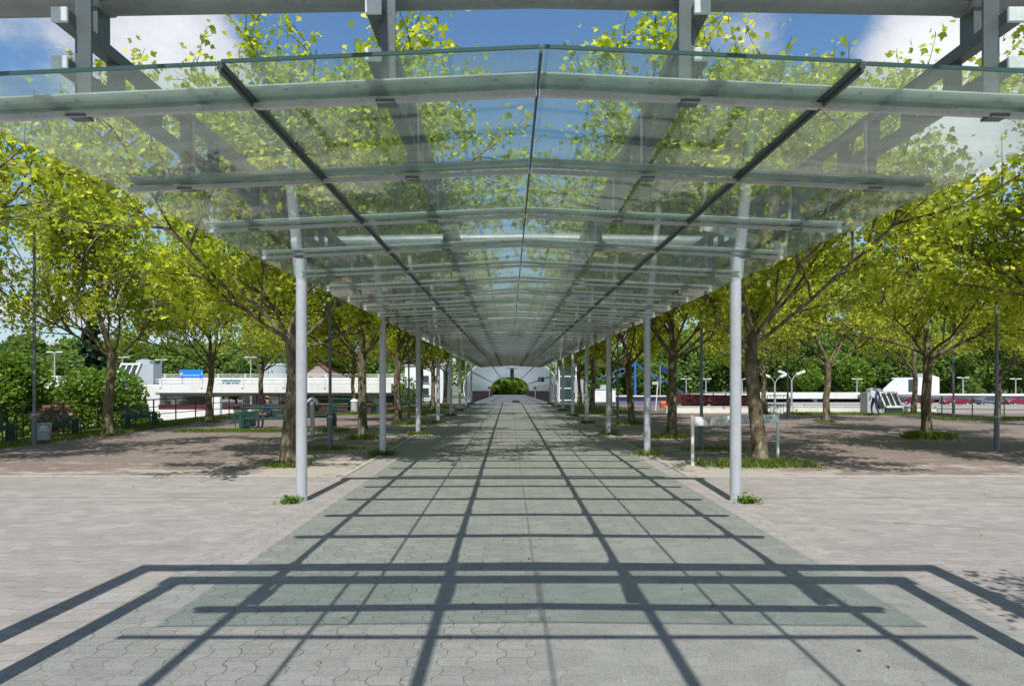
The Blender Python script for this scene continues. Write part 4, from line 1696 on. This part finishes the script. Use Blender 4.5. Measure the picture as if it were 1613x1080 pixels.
# graffiti on the upper deck
gm = MB()
rsg = random.Random(3)
for k in range(9):
    x = PX(352 + k * 3.2, 92)
    gm.box((x, 91.84, 2.08 + rsg.uniform(-0.08, 0.1)), (0.26, 0.02, 0.5 + rsg.uniform(-0.1, 0.1)), Matrix.Rotation(rsg.uniform(-0.6, 0.6), 3, 'Y'))
gm.build('graffiti', M['teal'], ud)
m = MB()
m.bar((PX(250, 57), 57, -0.62), (-9.0, 57, -0.62), 0.06, 1.35)
o = m.build('panel_fence', M['burgundy'])
tag(o, 'dark burgundy panel fence in the shade under the white left deck', 'fence')
m = MB()
m.box((PX(340, 55), 55, -1.6), (22, 0.3, 2.6))
tag(m.build('lower_wall', M['concrete']), 'pale low wall behind the left railing below the deck', 'wall')
m = MB()
m.bar((PX(500, 58), 57.6, 0.02), (PX(620, 58), 57.6, 0.02), 0.08, 0.18)
tag(m.build('height_bar', M['yellow']), 'yellow and dark height limit bar under the left deck', 'barrier')
m = MB()
m.box((PX(338, 53), 53, -0.2), (1.0, 0.4, 1.9), None, 0, 0.03)
tag(m.build('ticket_machine', M['white']), 'white ticket machine in front of the shaded left deck', 'ticket machine')

rd = deck('parking_deck', 'long low white parking deck across the right background', PX(1110, 140), PX(1395, 140), 140, 165, -0.15, 1.3, LOW, 11, None, False)
rd2 = deck('parking_deck', 'parking deck with a pale green edge at far right', PX(1440, 120), PX(1900, 120), 120, 150, -0.1, 0.5, LOW, 11, None, False)


# slanted skylights
def skylight(loc, sc, flip, lab):
    t_ = thing('skylight_housing', lab, 'skylight', loc, 0, 'slanted white stair skylights')
    t_.scale = (sc * flip, sc, sc)
    # slanted glazed front leaning over to the right-hand box
    m = MB()
    W, H_, sl = 1.7, 1.35, 0.6
    def S(u, v, dy=0.0): return (u + sl * (1 - v), dy, 0.72 + v * H_)
    for u0, u1 in ((0, 0.16), (0.54, 0.66), (1.04, 1.16), (1.54, 1.70)):
        m.add([S(u0, 0), S(u1, 0), S(u1, 1), S(u0, 1), S(u0, 0, 0.14), S(u1, 0, 0.14), S(u1, 1, 0.14), S(u0, 1, 0.14)],
              [(0, 1, 2, 3), (4, 7, 6, 5), (0, 4, 5, 1), (1, 5, 6, 2), (2, 6, 7, 3), (3, 7, 4, 0)])
    for v0, v1 in ((-0.08, 0.06), (0.90, 1.03)):
        m.add([S(0, v0, -0.01), S(W, v0, -0.01), S(W, v1, -0.01), S(0, v1, -0.01), S(0, v0, 0.15), S(W, v0, 0.15), S(W, v1, 0.15), S(0, v1, 0.15)],
              [(0, 1, 2, 3), (4, 7, 6, 5), (0, 4, 5, 1), (1, 5, 6, 2), (2, 6, 7, 3), (3, 7, 4, 0)])
    m.build('frame', M['white'], t_)
    for u0, u1 in ((0.16, 0.54), (0.66, 1.04), (1.16, 1.54)):
        m = MB()
        m.add([S(u0, 0.06, 0.06), S(u1, 0.06, 0.06), S(u1, 0.9, 0.06), S(u0, 0.9, 0.06), S(u0, 0.06, 0.09), S(u1, 0.06, 0.09), S(u1, 0.9, 0.09), S(u0, 0.9, 0.09)],
              [(0, 1, 2, 3), (4, 7, 6, 5), (0, 4, 5, 1), (1, 5, 6, 2), (2, 6, 7, 3), (3, 7, 4, 0)])
        m.build('window_pane', M['darkglass'], t_)
    m = MB()      # body behind
    TP = 0.72 + H_ - 0.02
    m.add([(-0.95, 0.16, 0), (sl + W - 0.02, 0.16, 0), (W - 0.02, 0.16, TP), (-0.95, 0.16, TP), (-0.95, 1.5, 0), (sl + W - 0.02, 1.5, 0), (W - 0.02, 1.5, TP), (-0.95, 1.5, TP)],
          [(0, 1, 2, 3), (4, 7, 6, 5), (0, 4, 5, 1), (1, 5, 6, 2), (2, 6, 7, 3), (3, 7, 4, 0)])
    m.build('housing', M['tank'], t_)
    m = MB()
    m.prism([(-0.6, 2.05), (0.6, 2.05), (0.6, 2.32), (0.0, 2.45), (-0.6, 2.32)], 'y', 0.3, 1.1)
    m.build('roof_vent', M['tank'], t_)
    m = MB()
    for u in (sl + 0.1, sl + 0.6, sl + 1.1, sl + 1.6):
        m.box((u, 0.05, 0.33), (0.06, 0.06, 0.70))
    m.box((sl + 0.85, 0.10, 0.33), (1.62, 0.04, 0.64))
    m.build('base', M['darkglass'], t_)
    return t_


skylight((PX(1384, 40.6), 40.6, 0.0), 0.64, 1, 'slanted white skylight housing with three dark panes beside the walking person')
skylight((PX(222, 64), 64, 1.35), 1.12, -1, 'slanted white skylight housing on the left deck near the blue sign')
t_ = thing('stair_house', 'small white stair house with a window behind the right skylight', 'building', (PX(1448, 128), 128, -0.3))
m = MB()
m.prism([(-5.6, 0), (3.8, 0), (3.8, 3.1), (1.5, 3.9), (1.5, 3.1), (-2.2, 3.1)], 'y', 0, 4)
m.build('wall', M['white'], t_)
m = MB()
m.box((-1.6, -0.03, 1.6), (0.9, 0.08, 2.3))
m.build('window', M['darkglass'], t_)

# blue sign
t_ = thing('parking_sign', 'bright blue board sign with white lettering on the left deck', 'sign', (PX(301, 75), 75, PZ(588.5, 75)))
m = MB()
m.box((0, 0, 0), (2.62, 0.08, 0.92), None, 0, 0.01)
m.build('board', M['blue'], t_)
for x in (-1.0, 1.0):
    m = MB()
    m.box((x, 0.08, -1.1), (0.09, 0.07, 2.3))
    m.build('support', M['lampgrey'], t_)
text_mesh('P', 0.62, M['lamphead'], 'lettering', t_, (-1.08, -0.045, -0.12))
text_mesh('Frauenparkplatz', 0.29, M['lamphead'], 'lettering', t_, (0.02, -0.045, -0.15))
text_mesh('I', 0.5, M['lamphead'], 'lettering', t_, (1.18, -0.045, -0.05))

# tank, white building, pink house
t_ = thing('storage_tank', 'round grey sheet metal tank behind the left deck', 'tank', (PX(427, 150), 155, LOW))
m = MB()
m.tube([(0, 0, 0), (0, 0, 9.2)], 4.0, 40)
m.build('shell', M['tank'], t_, True)
m = MB()
m.tube([(0, 0, 9.2), (0, 0, 9.4), (0, 0, 9.9)], [4.08, 4.08, 0.4], 40)
m.build('roof', M['tank'], t_, True)
t_ = thing('house', 'pinkish rendered gabled house just right of the left front post', 'building', (PX(500, 150), 150, LOW))
m = MB()
m.prism([(-3.0, 0), (3.0, 0), (3.0, 7.2), (0, 9.6), (-3.0, 7.2)], 'y', 0, 8)
m.build('wall', M['pinkwall'], t_)
for x in (-1.4, 1.2):
    m = MB()
    m.box((x, -0.03, 6.1), (0.9, 0.1, 1.3))
    m.build('window', M['darkglass'], t_)
m = MB()
for sx in (-1, 1):
    m.bar((sx * 1.6, 4, 8.62), (sx * 1.62, 4.01, 8.6), 0.01, 0.01)
m.add([(-3.3, -0.3, 7.1), (0, -0.3, 9.75), (0, 8.3, 9.75), (-3.3, 8.3, 7.1), (-3.3, -0.3, 7.3), (0, -0.3, 9.95), (0, 8.3, 9.95), (-3.3, 8.3, 7.3)],
      [(0, 1, 2, 3), (4, 7, 6, 5), (0, 4, 5, 1), (1, 5, 6, 2), (2, 6, 7, 3), (3, 7, 4, 0)])
m.add([(3.3, -0.3, 7.1), (0, -0.3, 9.75), (0, 8.3, 9.75), (3.3, 8.3, 7.1), (3.3, -0.3, 7.3), (0, -0.3, 9.95), (0, 8.3, 9.95), (3.3, 8.3, 7.3)],
      [(3, 2, 1, 0), (5, 6, 7, 4), (1, 5, 4, 0), (2, 6, 5, 1), (3, 7, 6, 2), (0, 4, 7, 3)])
m.build('roof', M['redbrown'], t_)
t_ = thing('white_building', 'plain white flat-roofed building left of the tunnel', 'building', (PX(668, 82), 82, LOW))
m = MB()
m.box((0, 4, 3.75), (4.6, 8, 7.5), None, 0, 0.03)
m.build('wall', M['white'], t_)
m = MB()
m.box((0, 4, 7.55), (4.9, 8.3, 0.16), None, 0, 0.03)
m.build('roof', M['greycon'], t_)
for x, z in ((0.2, 5.9), (1.4, 5.9), (0.2, 4.4)):
    m = MB()
    m.box((x, -0.02, z), (0.75, 0.08, 0.8), None, 0, 0.01)
    w_ = m.build('window', M['darkglass'], t_)
    m = MB()
    m.box((x, -0.07, z - 0.46), (0.9, 0.12, 0.07))
    m.build('window_sill', M['greycon'], w_)
t_ = thing('site_cabin', 'white flat cabin with a small vent on top right of the lift shaft', 'cabin', (PX(953, 80), 80, -0.55))
m = MB()
m.box((0, 1.2, 0.85), (2.5, 2.4, 1.45), None, 0, 0.03)
m.build('wall', M['white'], t_)
m = MB()
m.box((0, 1.2, 1.62), (2.62, 2.5, 0.08))
m.build('roof', M['lampgrey'], t_)
m = MB()
m.prism([(-0.45, 1.66), (0.45, 1.66), (0.3, 2.15), (-0.3, 2.15)], 'y', 0.8, 1.6)
m.build('roof_vent', M['tank'], t_)
m = MB()
m.box((PX(1010, 82), 82, -0.95), (9.5, 0.3, 2.3))
o = m.build('graffiti_wall', M['purple'])
tag(o, 'low wall sprayed with purple graffiti behind the right hand trees', 'wall')
m = MB()
m.box((PX(1010, 81), 81.7, 0.26), (9.6, 0.4, 0.14))
o2 = m.build('coping', M['concrete'], o)

# blue mast with stays
t_ = thing('cable_mast', 'blue mast with slanting blue stay tubes beyond the right trees', 'mast', (PX(1000.5, 120), 120, LOW))
m = MB()
m.tube([(0, 0, 0), (0, 0, PZ(570, 120) - LOW)], [0.27, 0.2], 12)
m.build('pole', M['mast'], t_, True)
hz_ = PZ(572, 120) - LOW
for (px, py) in ((930, 602), (957, 609), (1086, 624), (1042, 603)):
    m = MB()
    m.tube([(0, 0, hz_), (PX(px, 120) - PX(1000.5, 120), 0.3, PZ(py, 120) - LOW)], 0.085, 6)
    m.build('stay', M['mast'], t_)
t_ = thing('flagpole', 'white flagpole with a drooping dark blue flag right of the mast', 'flag', (PX(1040, 95), 95, LOW))
m = MB()
m.tube([(0, 0, 0), (0, 0, PZ(574, 95) - LOW)], [0.07, 0.04], 8)
m.build('pole', M['lampgrey'], t_)
m = MB()
h_ = PZ(575, 95) - LOW
fl = []
for i in range(7):
    for j in range(5):
        fl.append((0.05 + i * 0.16, 0.06 * math.sin(i * 1.3), h_ - j * 0.22 - i * 0.05))
m.add(fl, [(i * 5 + j, (i + 1) * 5 + j, (i + 1) * 5 + j + 1, i * 5 + j + 1) for i in range(6) for j in range(4)])
m.build('flag', M['navy'], t_)
t_ = thing('leaning_signpost', 'slightly leaning white signpost with slats right of centre', 'sign', (PX(1032.5, 46), 46, 0))
m = MB()
m.tube([(0, 0, -0.1), (0.16, 0, 1.9)], 0.04, 8)
m.build('pole', M['white'], t_)
m = MB()
for k in range(3):
    m.box((-0.02, 0, 1.78 + k * 0.07), (0.42, 0.03, 0.045))
m.build('slats', M['white'], t_)


# ------------------------------------------------------------------ cars
def car(loc, rz, paint, lab):
    t_ = thing('parked_car', lab, 'car', loc, rz, 'cars in the car parks')
    m = MB()
    L2 = 2.05
    prof = [(-L2, 0.30), (-L2, 0.62), (-1.95, 0.80), (-1.2, 0.92), (-0.55, 1.36), (-0.2, 1.44), (0.9, 1.42), (1.55, 1.05), (1.98, 0.95), (L2, 0.6), (L2, 0.30)]
    secs = []
    for (yy, k) in ((-0.84, 0), (-0.80, 1), (0.80, 1), (0.84, 0)):
        secs.append((yy, k))
    n_ = len(prof)
    vs = []
    for yy in (-0.85, -0.62, 0.62, 0.85):
        inner = abs(yy) < 0.7
        for (x, z) in prof:
            yv = yy
            if z > 0.95:
                yv = yy * (0.80 if not inner else 0.95)
            elif inner:
                pass
            vs.append((x * (1.0 if inner else 0.975), yv, z + (0.02 if inner and z > 0.6 else 0)))
    fs = []
    for s_ in range(3):
        for i in range(n_):
            j = (i + 1) % n_
            fs.append((s_ * n_ + i, s_ * n_ + j, (s_ + 1) * n_ + j, (s_ + 1) * n_ + i))
    fs.append(tuple(range(n_)))
    fs.append(tuple(3 * n_ + i for i in range(n_))[::-1])
    m.add(vs, fs)
    m.build('body', paint, t_, True)
    for sy in (-1, 1):
        m = MB()
        yv = sy * 0.80
        wv = [(-0.98, yv * 0.97, 0.97), (0.2, yv * 0.97, 0.97), (0.2, yv * 0.885, 1.33), (-0.50, yv * 0.885, 1.31)]
        m.add(wv + [(a, b + sy * 0.03, c) for a, b, c in wv], [(0, 1, 2, 3), (4, 7, 6, 5), (0, 4, 5, 1), (1, 5, 6, 2), (2, 6, 7, 3), (3, 7, 4, 0)])
        wv = [(0.28, yv * 0.97, 0.97), (1.35, yv * 0.97, 0.99), (0.92, yv * 0.885, 1.31), (0.28, yv * 0.885, 1.33)]
        m.add(wv + [(a, b + sy * 0.03, c) for a, b, c in wv], [(0, 1, 2, 3), (4, 7, 6, 5), (0, 4, 5, 1), (1, 5, 6, 2), (2, 6, 7, 3), (3, 7, 4, 0)])
        m.build('side_window', M['darkglass'], t_)
    m = MB()
    m.add([(-1.12, -0.6, 0.98), (-1.12, 0.6, 0.98), (-0.58, 0.52, 1.36), (-0.58, -0.52, 1.36)], [(0, 1, 2, 3)])
    m.build('windscreen', M['darkglass'], t_)
    for x in (-1.3, 1.28):
        for sy in (-1, 1):
            m = MB()
            m.tube([(x, sy * 0.66, 0.31), (x, sy * 0.87, 0.31)], 0.31, 18)
            w_ = m.build('wheel', M['tyre'], t_, True)
            m = MB()
            m.tube([(x, sy * 0.86, 0.31), (x, sy * 0.885, 0.31)], 0.19, 14)
            m.build('rim', M['lampgrey'], w_)
    for sy in (-1, 1):
        m = MB()
        m.box((-2.03, sy * 0.6, 0.68), (0.08, 0.3, 0.14), None, 0, 0.02)
        m.build('headlight', M['lamphead'], t_)
    return t_


car((PX(1329, 132), 132, LOW), 0, M['car_white'], 'white hatchback in front of the long right parking deck')
car((PX(1303, 134), 135, LOW), R(8), M['car_blue'], 'light blue car just left of the white hatchback')
car((PX(1446, 105), 105, -1.55), R(-60), M['car_red'], 'burgundy car nearest the right skylight')
car((PX(1505, 104), 104, -1.7), 0, M['car_red'], 'dark red car below the lamp at right')
car((PX(1560, 106), 106, -1.7), R(180), M['car_grey'], 'grey car right of the dark red one')
car((PX(1215, 132), 133, LOW), R(180), M['car_grey'], 'dark grey car behind the twin curved lamps')
car((PX(1606, 104), 104, -1.7), 0, M['car_red'], 'dark red car at the right picture edge')
m = MB()
m.box((PX(1550, 106), 112, -1.95), (60, 22, 0.5))
m.box((PX(1550, 106), 101.2, -1.65), (60, 0.3, 0.55))
tag(m.build('upper_parking_level', M['greycon']), 'raised concrete parking level carrying the dark red and grey cars at right', 'parking level')


# ------------------------------------------------------------------ people
def skin_body(joints, edges, radii, root=0):
    me = bpy.data.meshes.new('b')
    me.from_pydata(joints, edges, [])
    ob = bpy.data.objects.new('b', me)
    COL.objects.link(ob)
    ob.modifiers.new('s', 'SKIN')
    for i, r_ in enumerate(radii):
        sv = me.skin_vertices[0].data[i]
        sv.radius = (r_, r_) if not isinstance(r_, tuple) else r_
        sv.use_root = (i == root)
    md = ob.modifiers.new('u', 'SUBSURF')
    md.levels = 2
    md.render_levels = 2
    dg = bpy.context.evaluated_depsgraph_get()
    dg.update()
    res = bpy.data.meshes.new_from_object(ob.evaluated_get(dg))
    bpy.data.objects.remove(ob)
    return res


def person(lab, loc, rz, J, hair_mat, face_dir, top_mat, leg_mat, waist, scale=1.0, shoe_z=0.08, hand_ids=('lh', 'rh'), arm_mat=None, group=None):
    """J: dict of joints, see below"""
    names = ['pelvis', 'waist', 'chest', 'neck', 'head', 'ls', 'le', 'lw', 'lh', 'rs', 're', 'rw', 'rh', 'lhip', 'lk', 'la', 'lt', 'rhip', 'rk', 'ra', 'rt']
    rad = dict(pelvis=(0.145, 0.11), waist=(0.13, 0.10), chest=(0.165, 0.115), neck=0.055, head=0.10, ls=0.062, le=0.045, lw=0.032, lh=0.034, rs=0.062, re=0.045,
               rw=0.032, rh=0.034, lhip=0.095, lk=0.064, la=0.043, lt=0.038, rhip=0.095, rk=0.064, ra=0.043, rt=0.038)
    ix = {n_: i for i, n_ in enumerate(names)}
    pairs = [('pelvis', 'waist'), ('waist', 'chest'), ('chest', 'neck'), ('neck', 'head'), ('chest', 'ls'), ('ls', 'le'), ('le', 'lw'), ('lw', 'lh'),
             ('chest', 'rs'), ('rs', 're'), ('re', 'rw'), ('rw', 'rh'), ('pelvis', 'lhip'), ('lhip', 'lk'), ('lk', 'la'), ('la', 'lt'), ('pelvis', 'rhip'), ('rhip', 'rk'), ('rk', 'ra'), ('ra', 'rt')]
    js = [Vector(J[n_]) for n_ in names]
    rr = [rad[n_] for n_ in names]
    ed = [(ix[a], ix[b]) for a, b in pairs]
    # fingers
    for s_ in ('l', 'r'):
        h, w_ = js[ix[s_ + 'h']], js[ix[s_ + 'w']]
        d_ = (h - w_).normalized()
        side = d_.orthogonal().normalized()
        for k in range(4):
            js.append(h + d_ * 0.05 + side * (k - 1.5) * 0.018)
            rr.append(0.009)
            ed.append((ix[s_ + 'h'], len(js) - 1))
            js.append(js[-1] + d_ * (0.035 + 0.008 * (1.5 - abs(k - 1.5))) + d_.cross(side) * 0.015)
            rr.append(0.007)
            ed.append((len(js) - 2, len(js) - 1))
        js.append(h - d_ * 0.01 + side * 0.05)
        rr.append(0.009)
        ed.append((ix[s_ + 'h'], len(js) - 1))
    me = skin_body([tuple(j) for j in js], ed, rr, 0)
    mats = [M['skin'], top_mat, leg_mat, M['shoe'], arm_mat or top_mat]
    for m_ in mats:
        me.materials.append(m_)
    waist_p, chest, neck = js[ix['waist']], js[ix['chest']], js[ix['neck']]
    seg = []
    for a, b in pairs:
        seg.append((js[ix[a]], js[ix[b]], a, b))
    for p in me.polygons:
        c = p.center
        best = None
        for A, B_, a, b in seg:
            t2 = max(0, min(1, (c - A).dot(B_ - A) / max((B_ - A).length_squared, 1e-6)))
            dd = (A.lerp(B_, t2) - c).length
            if best is None or dd < best[0]:
                best = (dd, a, b, t2)
        _, a, b, t2 = best
        if b == 'head' or b in ('lh', 'rh'):
            mi = 0
        elif b in ('lt', 'rt'):
            mi = 3
        elif b in ('lhip', 'lk', 'la', 'rhip', 'rk', 'ra') or (b == 'waist' and t2 < 0.4):
            mi = 2
        elif b in ('le', 'lw', 're', 'rw'):
            mi = 4
        else:
            mi = 1
        p.material_index = mi
        p.use_smooth = True
    t_ = thing('person', lab, 'person', loc, rz, group)
    t_.scale = (scale,) * 3
    obj('body', me, t_)
    hd = Vector(J['head'])
    fd = Vector(face_dir).normalized()
    hm_ = MB()
    # hair cap
    sd = fd.cross(Vector((0, 0, 1))).normalized()
    rings, segs = 6, 14
    c0 = hd + Vector((0, 0, 0.03)) - fd * 0.022
    vs = []
    for i in range(rings + 1):
        ph = (i / rings) * 1.75
        for k in range(segs):
            a = 2 * math.pi * k / segs
            dirv = sd * math.cos(a) + fd * math.sin(a)
            lim = ph * (0.62 if math.sin(a) > 0.2 else 1.0)
            vs.append(tuple(c0 + (dirv * math.sin(lim) * 0.112) + Vector((0, 0, math.cos(lim) * 0.125))))
    fs = []
    for i in range(rings):
        for k in range(segs):
            k2 = (k + 1) % segs
            fs.append((i * segs + k, i * segs + k2, (i + 1) * segs + k2, (i + 1) * segs + k))
    hm_.add(vs, fs)
    hm_.build('hair', hair_mat, t_, True)
    f_ = MB()
    f_.tube([hd + fd * 0.085 + Vector((0, 0, 0.02)), hd + fd * 0.122 + Vector((0, 0, -0.022))], [0.008, 0.016], 6)
    f_.build('nose', M['skin'], t_)
    for sgn in (-1, 1):
        e_ = MB()
        e_.tube([hd + fd * 0.088 + sd * sgn * 0.034 + Vector((0, 0, 0.022)), hd + fd * 0.1 + sd * sgn * 0.034 + Vector((0, 0, 0.022))], 0.009, 8)
        e_.build('eye', M['hair'], t_)
    return t_


Jw = dict(pelvis=(0, 0, 0.94), waist=(0, 0.0, 1.08), chest=(0.02, 0.03, 1.34), neck=(0.02, 0.03, 1.50), head=(0.02, 0.05, 1.63),
          ls=(-0.19, 0.03, 1.41), le=(-0.27, 0.0, 1.14), lw=(-0.2, 0.16, 0.97), lh=(-0.17, 0.2, 0.92),
          rs=(0.22, 0.02, 1.40), re=(0.28, -0.04, 1.12), rw=(0.29, 0.06, 0.88), rh=(0.29, 0.08, 0.80),
          lhip=(-0.095, 0, 0.88), lk=(-0.10, 0.16, 0.50), la=(-0.09, 0.10, 0.09), lt=(-0.09, 0.26, 0.04),
          rhip=(0.095, 0, 0.88), rk=(0.09, -0.03, 0.49), ra=(0.09, -0.24, 0.14), rt=(0.09, -0.13, 0.04))
pxw, Dw = 1378, 38.8
person('person walking away in navy jacket and dark jeans with one pale sleeve', (PX(pxw, Dw), Dw, 0.0), R(8), Jw, M['hair'], (0, 1, 0), M['shirt'], M['jeans'], 1.0, 0.98)
t_ = thing('backpack', 'pale grey bundle carried on the left shoulder of the walking person', 'bag', (PX(pxw, Dw) - 0.19, Dw - 0.12, 1.22))
m = MB()
m.box((0, 0, 0), (0.26, 0.16, 0.40), Matrix.Rotation(0.15, 3, 'Y'), 0, 0.06)
m.build('sack', M['lightcloth'], t_, True)
m = MB()
m.tube([(-0.06, 0.02, 0.18), (-0.02, 0.14, 0.24), (0.0, 0.24, 0.1)], 0.016, 6)
m.build('strap', M['lightcloth'], t_)
t_ = thing('shoulder_bag', 'dark green bag hanging at the right hip of the walking person', 'bag', (PX(pxw, Dw) + 0.30, Dw - 0.05, 0.62))
m = MB()
m.box((0, 0, 0), (0.30, 0.16, 0.44), Matrix.Rotation(-0.12, 3, 'Y'), 0, 0.05)
m.build('sack', M['bag'], t_, True)
m = MB()
m.tube([(-0.08, 0, 0.2), (-0.04, 0.02, 0.3), (0.04, 0.02, 0.3), (0.08, 0, 0.2)], 0.012, 6)
m.build('handle', M['bag'], t_)

Js = dict(pelvis=(0, 0.08, 0.53), waist=(0, 0.10, 0.66), chest=(0, 0.06, 0.90), neck=(0, 0.03, 1.06), head=(0, -0.02, 1.19),
          ls=(-0.19, 0.06, 0.97), le=(-0.24, -0.02, 0.72), lw=(-0.14, -0.22, 0.62), lh=(-0.10, -0.29, 0.60),
          rs=(0.19, 0.06, 0.97), re=(0.24, -0.02, 0.72), rw=(0.14, -0.22, 0.62), rh=(0.11, -0.29, 0.60),
          lhip=(-0.10, 0.04, 0.53), lk=(-0.13, -0.38, 0.52), la=(-0.13, -0.36, 0.09), lt=(-0.13, -0.52, 0.04),
          rhip=(0.10, 0.04, 0.53), rk=(0.13, -0.38, 0.52), ra=(0.13, -0.40, 0.09), rt=(0.13, -0.56, 0.04))
person('person sitting on the green seat in dark jacket with fair hair and flushed face', (-10.25, 28.5, 0.0), R(-25), Js, M['hair_fair'], (0, -1, 0), M['shirt'], M['jeans'], 0.6, 1.0)
print('SCRIPT DONE')
